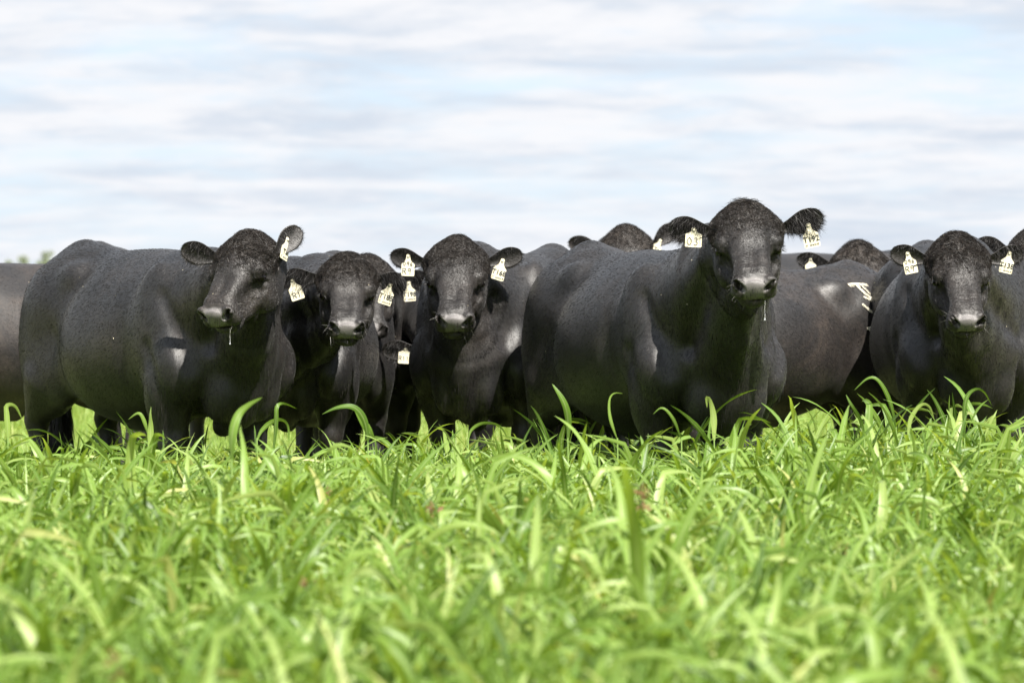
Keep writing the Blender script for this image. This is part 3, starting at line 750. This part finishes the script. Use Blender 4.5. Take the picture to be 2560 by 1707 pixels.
add(seed=19, far=1, u=806, d=26.6, az=-60, scale=1.04, nohead=1, head=(700, 300, 25.6, -60, 40, 0), coat=9000,
    label='farthest black bull, a sliver of back beyond the tallest bull and the branded one')
# ------------------------------------------------------------------ white brand on the hip of the side-on bull (hair grown white: lies on the coat)
def brand_marks(B, root):
    """strokes in (back from hip, up) metres on the side that faces the camera, draped on the body"""
    V, Q = [], []
    def stroke(pts, w):
        v0, q0 = [], []; ribbon(pts, w * .66, 0, v0, q0); o = len(V)
        V.extend(v0); Q.extend([tuple(i + o for i in q) for q in q0])
    stroke([(.00, .20), (.06, .205), (.13, .20)], .012); stroke([(.055, .205), (.095, .14), (.15, .105)], .020)
    stroke([(.075, .13), (.11, .115), (.15, .105)], .014); stroke([(.095, .19), (.12, .15)], .012)
    stroke([(.055, .09), (.10, .045), (.17, .015), (.21, .03), (.215, .08)], .016)
    stroke([(.08, -.05), (.15, -.035)], .024); stroke([(.125, -.045), (.15, -.11), (.175, -.15)], .026)
    stroke([(.185, -.04), (.24, -.03)], .020); stroke([(.215, -.04), (.235, -.12)], .022)
    side = B.sp.get('brand_side', 1); V = np.array(V)
    P = np.stack([-.56 - V[:, 0] * 1.05, np.full(len(V), side * .5), 1.06 + V[:, 2] * 1.0], 1) * B.S
    ray = np.array((0, -side, -.0)); t_ = np.zeros(len(P))
    for _ in range(60): t_ += np.clip(B.sdf(P + ray * t_[:, None]), -.02, .05)
    P = P + ray * t_[:, None]; g = B.grad(P, .004); P = P + g / np.linalg.norm(g, axis=1, keepdims=True) * .004
    o = mesh_np('brand', P, np.array(Q), M['brand'], root)
    o['label'] = 'white freeze brand on the hip'
    # ragged white hairs around the strokes
    Fq = np.array(Q); Ps, Ns = sample(P, Fq, 1800, 5); Ns = np.tile(np.array((0, side * 1.0, .2)), (len(Ps), 1))
    hair_obj('brand_hair', [strands(Ps, np.tile(np.array((-.6, 0, -.7)), (len(Ps), 1)) + Ns * .3 + rng.normal(0, .2, Ps.shape), Ns, .020, .003, np.zeros(3), 1, 77)], M['brand'], root)

# ------------------------------------------------------------------ ground
m, t, b = new_mat('pasture_soil_and_turf')
geo_ = t.nodes.new('ShaderNodeNewGeometry'); v = geo_.outputs['Position']
n1 = noise(t, v, .35, 5, .6); n2 = noise(t, v, 9, 5, .65)
gcol = mixc_(t, ramp(n1, [(.35, (0, 0, 0)), (.65, (1, 1, 1))], t), (.17, .19, .070), (.25, .25, .11))
gcol = mixc_(t, ramp(n2, [(.40, (0, 0, 0)), (.70, (1, 1, 1))], t), gcol, (.30, .28, .14))
t.links.new(gcol, b.inputs['Base Color']); b.inputs['Roughness'].default_value = .95; b.inputs['Specular IOR Level'].default_value = .1
bp = t.nodes.new('ShaderNodeBump'); bp.inputs['Distance'].default_value = .04; t.links.new(n2, bp.inputs['Height']); t.links.new(bp.outputs[0], b.inputs['Normal'])
M['ground'] = m
gx = np.concatenate([-np.geomspace(3500, 30, 14), np.linspace(-25, 25, 41), np.geomspace(30, 3500, 14)]); gy = np.concatenate([[-3500, -800, -150, -30], np.linspace(-10, 60, 57), np.geomspace(70, 5000, 20)])
GX, GY = np.meshgrid(gx, gy, indexing='ij'); gp = np.stack([GX.ravel(), GY.ravel(), np.zeros(GX.size)], 1)
gp[:, 2] = vnoise(gp * (1, 1, 0), .35, 3) * .02 - .02
nyg = len(gy); ii, jj = np.meshgrid(np.arange(len(gx) - 1), np.arange(nyg - 1), indexing='ij'); q = (ii * nyg + jj).ravel()
tag(mesh_np('ground', gp, np.stack([q, q + nyg, q + nyg + 1, q + 1], 1), M['ground']), kind='structure')

# ------------------------------------------------------------------ crop: leafy forage sorghum
m = bpy.data.materials.new('fresh_green_blade'); m.use_nodes = True; t = m.node_tree; t.nodes.clear()
o_ = t.nodes.new('ShaderNodeOutputMaterial'); oi = t.nodes.new('ShaderNodeObjectInfo'); at = attr(t, 'leaf'); sp_ = t.nodes.new('ShaderNodeSeparateXYZ'); t.links.new(at.outputs['Vector'], sp_.inputs[0])
tone = mth('ADD', mth('MULTIPLY', oi.outputs['Random'], .45, tree=t), mth('MULTIPLY', sp_.outputs[2], .55, tree=t), tree=t)
lc = ramp(tone, [(.08, (.050, .110, .015)), (.34, (.130, .235, .032)), (.60, (.225, .350, .068)), (.82, (.330, .430, .130)), (.96, (.44, .45, .16)), (1.0, (.34, .20, .11))], t)
rib = mth('SUBTRACT', 1, mth('MULTIPLY', mth('ABSOLUTE', sp_.outputs[1], tree=t), 7.0, tree=t), True, tree=t)
vn = t.nodes.new('ShaderNodeTexNoise'); vn.inputs['Scale'].default_value = 1; vm = t.nodes.new('ShaderNodeMapping'); vm.inputs['Scale'].default_value = (3, 22, 9)
t.links.new(at.outputs['Vector'], vm.inputs[0]); t.links.new(vm.outputs[0], vn.inputs['Vector'])
lc2 = mixc_(t, mth('MULTIPLY', rib, .45, tree=t), lc, (.42, .50, .24))
vv = t.nodes.new('ShaderNodeMix'); vv.data_type = 'RGBA'; vv.blend_type = 'MULTIPLY'; vv.inputs[0].default_value = .5
t.links.new(lc2, vv.inputs[6]); t.links.new(ramp(vn.outputs[0], [(.3, (.55, .6, .5)), (.7, (1.3, 1.25, 1.2))], t), vv.inputs[7])
pb = t.nodes.new('ShaderNodeBsdfPrincipled'); t.links.new(vv.outputs[2], pb.inputs['Base Color']); pb.inputs['Roughness'].default_value = .42; pb.inputs['Specular IOR Level'].default_value = .42
tr = t.nodes.new('ShaderNodeBsdfTranslucent'); tm = t.nodes.new('ShaderNodeMix'); tm.data_type = 'RGBA'; tm.blend_type = 'MULTIPLY'; tm.inputs[0].default_value = 1
t.links.new(vv.outputs[2], tm.inputs[6]); tm.inputs[7].default_value = (1.4, 1.3, .42, 1); t.links.new(tm.outputs[2], tr.inputs[0])
ms = t.nodes.new('ShaderNodeMixShader'); ms.inputs[0].default_value = .42; t.links.new(pb.outputs[0], ms.inputs[1]); t.links.new(tr.outputs[0], ms.inputs[2]); t.links.new(ms.outputs[0], o_.inputs[0])
M['blade'] = m
M['stalk'] = simple('pale_green_stalk', (.20, .30, .08), .5, .3)

def leaf_strip(p0, az, el, Ln, w, bend, twist, rg, seg=11, kink=0.0):
    """arching blade with a folded midrib; returns V, Q, attribute rows"""
    V, Q, A = [], [], []; p = np.array(p0, float); tn = rg.random()
    ti = tn * 1.0; cur = az
    for i in range(seg + 1):
        s = i / seg
        d = np.array((math.cos(el) * math.cos(cur), math.cos(el) * math.sin(cur), math.sin(el)))
        sd = np.array((-math.sin(cur), math.cos(cur), 0)); up = np.cross(d, sd); ang = twist * s + .15 * math.sin(s * 9 + tn * 6)
        sd, up = sd * math.cos(ang) + up * math.sin(ang), up * math.cos(ang) - sd * math.sin(ang)
        ww = w * min(1, .45 + 3.2 * s) * (1 - max(0, s - .35) / .65) ** .75 + .0006
        un = .10 * math.sin(s * 17 + tn * 20)
        V += [p - sd * ww / 2 + up * ww * (.16 + un), p.copy(), p + sd * ww / 2 + up * ww * (.16 - un)]
        A += [(s, -.5, ti), (s, 0, ti), (s, .5, ti)]
        if i: o = 3 * (i - 1); Q += [(o, o + 1, o + 4, o + 3), (o + 1, o + 2, o + 5, o + 4)]
        el -= bend * (.35 + 1.3 * s) / seg; 
        if kink and abs(s - .5) < .5 / seg: el -= kink
        cur += rg.normal(0, .05); p = p + d * Ln / seg
    return V, Q, A
def tube(pts, r0, r1, k=6):
    V, Q = [], []
    pts = np.array(pts, float)
    for i, p in enumerate(pts):
        s = i / (len(pts) - 1); r = r0 + (r1 - r0) * s
        V += [p + np.array((math.cos(a) * r, math.sin(a) * r, 0)) for a in np.arange(k) * 2 * math.pi / k]
        if i: Q += [((i - 1) * k + j, (i - 1) * k + (j + 1) % k, i * k + (j + 1) % k, i * k + j) for j in range(k)]
    return V, Q
def make_plant(rg, hgt, nleaf, lmin, lmax, wmin, wmax, seg=11, seedhead=False):
    V, Q, A = [], [], []; lean = rg.normal(0, .07, 2)
    def put(v, q, a): o = len(V); V.extend(v); Q.extend([tuple(i + o for i in f) for f in q]); A.extend(a)
    st = [np.array((lean[0] * s * hgt * 2, lean[1] * s * hgt * 2, s * hgt * .8)) for s in np.linspace(0, 1, 5)]
    v, q = tube(st, .005, .0028, 5); put(v, q, [(0, .3, rg.random())] * len(v))
    az = rg.random() * 6.28
    for i in range(nleaf):
        s = .12 + .88 * (i + .5 * rg.random()) / nleaf; k = min(3, int(s * 4)); p = st[k] + (st[k + 1] - st[k]) * (s * 4 - k)
        az += 2.4 + rg.normal(0, .5)
        v, q, a = leaf_strip(p, az, rg.uniform(1.12, 1.52), rg.uniform(lmin, lmax), rg.uniform(wmin, wmax), rg.uniform(.4, 2.6), rg.normal(0, 1.2), rg, seg, rg.choice([0, 0, 0, .8]))
        put(v, q, a)
    if seedhead:      # a reddish seed head on a bare stalk
        top = st[-1]; tp = top + np.array((rg.normal(0, .02), rg.normal(0, .02), .20))
        v, q = tube([top, (top + tp) / 2, tp], .0022, .0012, 4); put(v, q, [(0, .3, .2)] * len(v))
        for _ in range(46):
            s = rg.random(); c = tp + np.array((rg.normal(0, .010), rg.normal(0, .010), -.07 * s + .02)); e1 = rg.normal(0, .0045, 3); e2_ = rg.normal(0, .0045, 3)
            put([c - e1, c + e2_, c + e1, c - e2_], [(0, 1, 2, 3)], [(.5, .3, 3)] * 4)
    return V, Q, A
def blade_mesh(name, V, Q, A, mat):
    V = np.array(V, float); bad = V[:, 2] < .01; V[bad, 2] = .01 + .01 * np.abs(np.sin(V[bad, 0] * 90))
    o = mesh_np(name, V, np.array(Q), mat); C.objects.unlink(o)
    a = o.data.attributes.new('leaf', 'FLOAT_VECTOR', 'POINT'); a.data.foreach_set('vector', np.array(A, np.float32).ravel()); return o
src_crop = bpy.data.collections.new('crop_plants'); rgp = np.random.default_rng(4)
NV = 18
for i in range(NV):
    V, Q, A = make_plant(rgp, rgp.uniform(.30, .44), rgp.integers(5, 9), .18, .40, .012, .033, seedhead=i == NV - 1)
    src_crop.objects.link(blade_mesh('crop_plant_source', V, Q, A, M['blade']))
src_turf = bpy.data.collections.new('turf_plants')
for i in range(5):
    V, Q, A = [], [], []
    for k in range(46):
        v, q, a = leaf_strip((rgp.normal(0, .10), rgp.normal(0, .10), 0), rgp.random() * 6.28, rgp.uniform(.7, 1.5), rgp.uniform(.07, .16), rgp.uniform(.004, .008), rgp.uniform(.3, 1.6), 0, rgp, 3)
        o = len(V); V += v; Q += [tuple(x + o for x in f) for f in q]; A += [(x[0], x[1], .45 + .55 * x[2]) for x in a]
    src_turf.objects.link(blade_mesh('turf_source', V, Q, A, M['blade']))

def scatter(name, P, rot, scl, coll, nvar, rare=0):
    o = mesh_np(name, P, [np.zeros((0, 3), int)] if False else np.zeros((0, 3), np.int32), None) if False else None
    me = bpy.data.meshes.new(name); me.vertices.add(len(P)); me.vertices.foreach_set('co', P.astype(np.float32).ravel())
    o = bpy.data.objects.new(name, me); C.objects.link(o)
    a = me.attributes.new('rot', 'FLOAT_VECTOR', 'POINT'); a.data.foreach_set('vector', rot.astype(np.float32).ravel())
    a = me.attributes.new('scl', 'FLOAT', 'POINT'); a.data.foreach_set('value', scl.astype(np.float32))
    a = me.attributes.new('var', 'INT', 'POINT'); vi = rng.integers(0, nvar - (rare > 0), len(P)); vi[rng.random(len(P)) < rare] = nvar - 1; a.data.foreach_set('value', vi.astype(np.int32))
    g = bpy.data.node_groups.new(name + '_instances', 'GeometryNodeTree')
    g.interface.new_socket('Geometry', in_out='INPUT', socket_type='NodeSocketGeometry'); g.interface.new_socket('Geometry', in_out='OUTPUT', socket_type='NodeSocketGeometry')
    gi = g.nodes.new('NodeGroupInput'); go = g.nodes.new('NodeGroupOutput'); ip = g.nodes.new('GeometryNodeInstanceOnPoints')
    ci = g.nodes.new('GeometryNodeCollectionInfo'); ci.inputs['Collection'].default_value = coll; ci.inputs['Separate Children'].default_value = True; ci.inputs['Reset Children'].default_value = True
    def na(nm, ty):
        n = g.nodes.new('GeometryNodeInputNamedAttribute'); n.data_type = ty; n.inputs['Name'].default_value = nm; return n.outputs['Attribute']
    er = g.nodes.new('FunctionNodeEulerToRotation'); g.links.new(na('rot', 'FLOAT_VECTOR'), er.inputs[0])
    m2p = g.nodes.new('GeometryNodeMeshToPoints'); g.links.new(gi.outputs[0], m2p.inputs[0])
    g.links.new(m2p.outputs[0], ip.inputs['Points']); g.links.new(ci.outputs[0], ip.inputs['Instance']); ip.inputs['Pick Instance'].default_value = True
    g.links.new(na('var', 'INT'), ip.inputs['Instance Index']); g.links.new(er.outputs[0], ip.inputs['Rotation']); g.links.new(na('scl', 'FLOAT'), ip.inputs['Scale'])
    g.links.new(ip.outputs[0], go.inputs[0])
    md = o.modifiers.new('instances', 'NODES'); md.node_group = g; tag(o, kind='stuff'); return o

# crop edge runs just in front of and between the bulls' legs
edge = lambda x: 20.4 + .5 * np.sin(x * 1.7) + .3 * np.sin(x * 4.1 + 1)
n = 38000
y = 3.2 + (22.0 - 3.2) * rng.random(n) ** .75; hw = 1.1 + y * .145; x = (rng.random(n) * 2 - 1) * hw
P = np.stack([x, y, np.zeros(n)], 1); keep = (y < edge(x)) 
keep &= (vnoise(P, 2.0, 8) > -.72) & (rng.random(n) < np.clip((edge(x) - y) / 1.2 + .25, 0, 1))
P = P[keep]; n = len(P)
hf = 1 + .16 * vnoise(P * (1, .5, 0), 1.3, 21) + .10 * vnoise(P, 4, 22)
hf *= np.clip(1.10 - .030 * np.clip(P[:, 1] - 15, 0, 9), .8, 1.1)
hf *= 1 + .13 * np.exp(-((P[:, 0] - 1.75) / .75) ** 2) * np.clip((P[:, 1] - 13) / 3, 0, 1)
scl = hf * rng.uniform(.42, .88, n) * np.where(rng.random(n) < .07, 1.25, 1)
rot = np.stack([rng.normal(0, .10, n), rng.normal(0, .10, n), rng.random(n) * 6.283], 1)
print('crop plants', n)
crop = scatter('forage_crop', P, rot, scl, src_crop, NV, .003); crop['label'] = 'bright green knee-high forage crop with arching blades filling the foreground'
n = 11000
y = 19.5 + 45 * rng.random(n) ** 1.5; x = (rng.random(n) * 2 - 1) * (1.2 + y * .145); P = np.stack([x, y, np.zeros(n)], 1); keep = y > edge(x) - .4; P = P[keep]; n = len(P)
turf = scatter('pasture_grass', P, np.stack([rng.normal(0, .1, n), rng.normal(0, .1, n), rng.random(n) * 6.283], 1), rng.uniform(.6, 1.3, n), src_turf, 5)
turf['label'] = 'short yellow-green pasture grass behind the bulls'
print('objects so far')

# ------------------------------------------------------------------ blades that stand out against the bulls
def stand_out(pts, d, w, label, stem=True):
    """pts: picture positions of the blade from base to tip, all at distance d"""
    P3 = np.array([px(u, v, d + dd) for u, v, dd in pts]); P3 = P3.astype(float)
    # resample with a smooth curve
    tt = np.concatenate([[0], np.cumsum(np.linalg.norm(np.diff(P3, axis=0), axis=1))]); 
    q = P3
    for _ in range(3):
        nq = [q[0]]
        for a, b_ in zip(q[:-1], q[1:]): nq += [a * .75 + b_ * .25, a * .25 + b_ * .75]
        nq.append(q[-1]); q = np.array(nq)
    tt = np.concatenate([[0], np.cumsum(np.linalg.norm(np.diff(q, axis=0), axis=1))]); S_ = np.linspace(0, tt[-1], 26)
    q = np.stack([np.interp(S_, tt, q[:, i]) for i in range(3)], 1)
    d_ = np.gradient(q, axis=0); d_ /= np.linalg.norm(d_, axis=1, keepdims=True)
    V, Q, A = [], [], []; tn = rng.random(); ref = np.array((.35, 1, .2)); ref /= np.linalg.norm(ref)
    for i, (p, dd) in enumerate(zip(q, d_)):
        s = i / 25; sd = np.cross(dd, ref); sd /= np.linalg.norm(sd); up = np.cross(sd, dd); an = .5 * math.sin(s * 4 + tn * 5); sd, up = sd * math.cos(an) + up * math.sin(an), up * math.cos(an) - sd * math.sin(an)
        ww = w * min(1, .35 + 2.2 * s) * (1 - max(0, s - .4) / .6) ** .7 + .0008
        V += [p - sd * ww / 2 + up * ww * .12, p, p + sd * ww / 2 + up * ww * .12]; A += [(s, -.5, tn), (s, 0, tn), (s, .5, tn)]
        if i: o = 3 * (i - 1); Q += [(o, o + 1, o + 4, o + 3), (o + 1, o + 2, o + 5, o + 4)]
    V = np.array(V); base = Vector((q[0][0], q[0][1], 0))
    root = bpy.data.objects.new('grass_blade', None); C.objects.link(root); root.location = base; root.empty_display_size = .05
    tag(root, label, 'grass blade', 'tall crop blades standing out against the bulls')
    o = mesh_np('blade', V - np.array(base), np.array(Q), M['blade'], root); a = o.data.attributes.new('leaf', 'FLOAT_VECTOR', 'POINT'); a.data.foreach_set('vector', np.array(A, np.float32).ravel())
    z0 = q[0][2]; v, qq = tube([(0, 0, -.01), (.004, 0, z0 * .5), (0, 0, z0 + .01)], .0045, .003, 6); mesh_np('stem', np.array(v), np.array(qq), M['stalk'], root)
k = .4354
def D(*p): return [(u * k, v * k, dz) for u, v, dz in p]
stand_out(D((532, 1060, 0), (530, 1000, 0), (545, 950, .02), (572, 928, .03), (602, 912, .05)), 14.0, .036, 'broad upright blade against the chest of the side-on bull, out of focus')
stand_out(D((628, 1035, 0), (634, 960, 0), (634, 928, 0), (655, 925, .03), (682, 938, .05)), 17.2, .024, 'blade folded over at its top right of the broad blurred one')
stand_out(D((590, 1010, 0), (600, 985, 0), (635, 960, 0), (662, 968, 0), (664, 1020, 0)), 17.4, .020, 'low arching blade below the folded one, in front of the side-on bull')
stand_out(D((845, 1020, 0), (840, 965, 0), (815, 930, 0), (775, 932, 0), (740, 950, .03)), 17.5, .028, 'long blade arching left below the T185 bull')
stand_out(D((862, 1015, 0), (835, 970, 0), (818, 940, 0), (808, 928, .02)), 17.6, .034, 'broad blade beside the long arching one below the T185 bull')
stand_out(D((345, 1030, 0), (346, 975, 0), (344, 950, 0), (347, 932, .02)), 17.5, .026, 'upright blade before the belly of the side-on bull')
stand_out(D((340, 1000, 0), (330, 960, 0), (318, 943, 0), (295, 962, .03)), 17.6, .016, 'thin blade bent left beside the upright one before the belly')
stand_out(D((1304, 1010, 0), (1305, 960, 0), (1296, 920, 0), (1268, 880, .03)), 17.0, .034, 'tall blade leaning left in front of the tallest bull’s hind leg'.replace('’', "'"))
stand_out(D((1418, 1010, 0), (1400, 960, 0), (1398, 915, 0), (1410, 900, 0), (1430, 903, .02)), 17.0, .012, 'slender blade hooked right at the tip under the belly of the tallest bull')
stand_out(D((1565, 1010, 0), (1545, 955, 0), (1520, 930, 0), (1500, 950, .02)), 17.1, .014, 'thin arching blade in front of the foreleg of the tallest bull')
stand_out(D((1640, 1010, 0), (1640, 955, 0), (1630, 915, 0), (1622, 908, 0), (1624, 935, .02)), 17.1, .026, 'blade with a curled tip before the brisket of the tallest bull')
stand_out(D((2058, 985, 0), (2045, 920, 0), (2020, 870, 0), (1995, 862, 0), (1962, 895, .03)), 17.3, .018, 'arching blade between the branded bull and the T138 bull')
stand_out(D((2215, 1010, 0), (2213, 940, 0), (2222, 900, 0), (2255, 888, 0), (2278, 930, .03)), 17.3, .020, 'yellow-green arching blade in front of the chest of the T138 bull')
stand_out(D((2262, 1000, 0), (2272, 975, 0), (2285, 950, 0), (2290, 940, .02)), 17.3, .012, 'short spike of a blade right of the yellow-green arch')
stand_out(D((18, 1010, 0), (16, 950, 0), (12, 928, 0), (35, 928, 0), (50, 960, .03)), 17.0, .022, 'blade curling over at the left edge of the frame')
stand_out(D((1075, 1010, 0), (1080, 985, 0), (1110, 968, 0), (1150, 975, 0), (1168, 1010, .03)), 17.6, .015, 'low arch of a blade below the chest of the T168 bull')
stand_out(D((1985, 1000, 0), (1975, 960, 0), (1955, 930, 0), (1943, 905, .03)), 17.2, .022, 'pointed blade leaning left below the branded bull')
stand_out(D((2085, 1000, 0), (2090, 960, 0), (2115, 925, 0), (2135, 930, 0), (2145, 960, .03)), 17.3, .018, 'rounded arch of a blade before the knee of the T138 bull')

# ------------------------------------------------------------------ far trees
M['leafage'] = simple('haze_tinted_leaves', (.20, .235, .14), .7, .2); M['bark'] = simple('grey_bark', (.12, .10, .08), .9, .1)  # distance haze is put into the leaf colour: paler and greyer green
def tree(u, vtop, d, wpx, seed, label):
    r_ = np.random.default_rng(seed); top = px(u, vtop, d); wd = wpx / F * d; hh = top.z
    root = bpy.data.objects.new('tree', None); C.objects.link(root); root.location = (top.x, d, 0); tag(root, label, 'tree', 'trees on the far side of the pasture')
    v, q = tube([(0, 0, 0), (.1, 0, hh * .35), (-.05, 0, hh * .7)], .28, .08, 8); lv, lq = v, q
    for i in range(6):
        a = r_.random() * 6.28; z = hh * r_.uniform(.3, .6); vv_, qq_ = tube([(0, 0, z), (math.cos(a) * wd * .18, math.sin(a) * wd * .18, z + hh * .12), (math.cos(a) * wd * .34, math.sin(a) * wd * .34, z + hh * .25)], .10, .03, 5)
        o = len(lv); lv = lv + vv_; lq = lq + [tuple(x + o for x in f) for f in qq_]
    mesh_np('trunk', np.array(lv), np.array(lq), M['bark'], root)
    nb_ = 26; cz = r_.uniform(.42, 1, nb_); ca = r_.random(nb_) * 6.28; cr = r_.random(nb_) ** .6 * wd * .42 * np.clip(1.25 - np.abs(cz - .62) * 1.5, .3, 1)
    cs = np.stack([np.cos(ca) * cr, np.sin(ca) * cr, cz * hh * .93], 1); k_ = r_.integers(0, nb_, 3200)
    pp = cs[k_] + r_.normal(0, 1, (3200, 3)) * wd * .075; ax = r_.normal(0, 1, (3200, 3)); ax /= np.linalg.norm(ax, axis=1, keepdims=True); bx = np.cross(ax, r_.normal(0, 1, (3200, 3))); bx /= np.linalg.norm(bx, axis=1, keepdims=True); s_ = .09
    V = np.stack([pp - ax * s_, pp + bx * s_ * .5, pp + ax * s_, pp - bx * s_ * .5], 1).reshape(-1, 3); V[:, 2] = np.clip(V[:, 2], .5, hh)
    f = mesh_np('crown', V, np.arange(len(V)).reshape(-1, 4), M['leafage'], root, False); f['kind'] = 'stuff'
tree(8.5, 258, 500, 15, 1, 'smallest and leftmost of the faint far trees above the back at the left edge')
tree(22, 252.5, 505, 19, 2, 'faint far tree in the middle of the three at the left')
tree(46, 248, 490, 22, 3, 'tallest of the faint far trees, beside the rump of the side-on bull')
import time as _t
built = {}
for sp in BULLS:
    _a = _t.time(); built[sp['seed']] = build_bull(sp); print('bull', sp['seed'], round(_t.time() - _a, 1))
if 15 in built and "brand_marks" in globals(): brand_marks(*built[15])
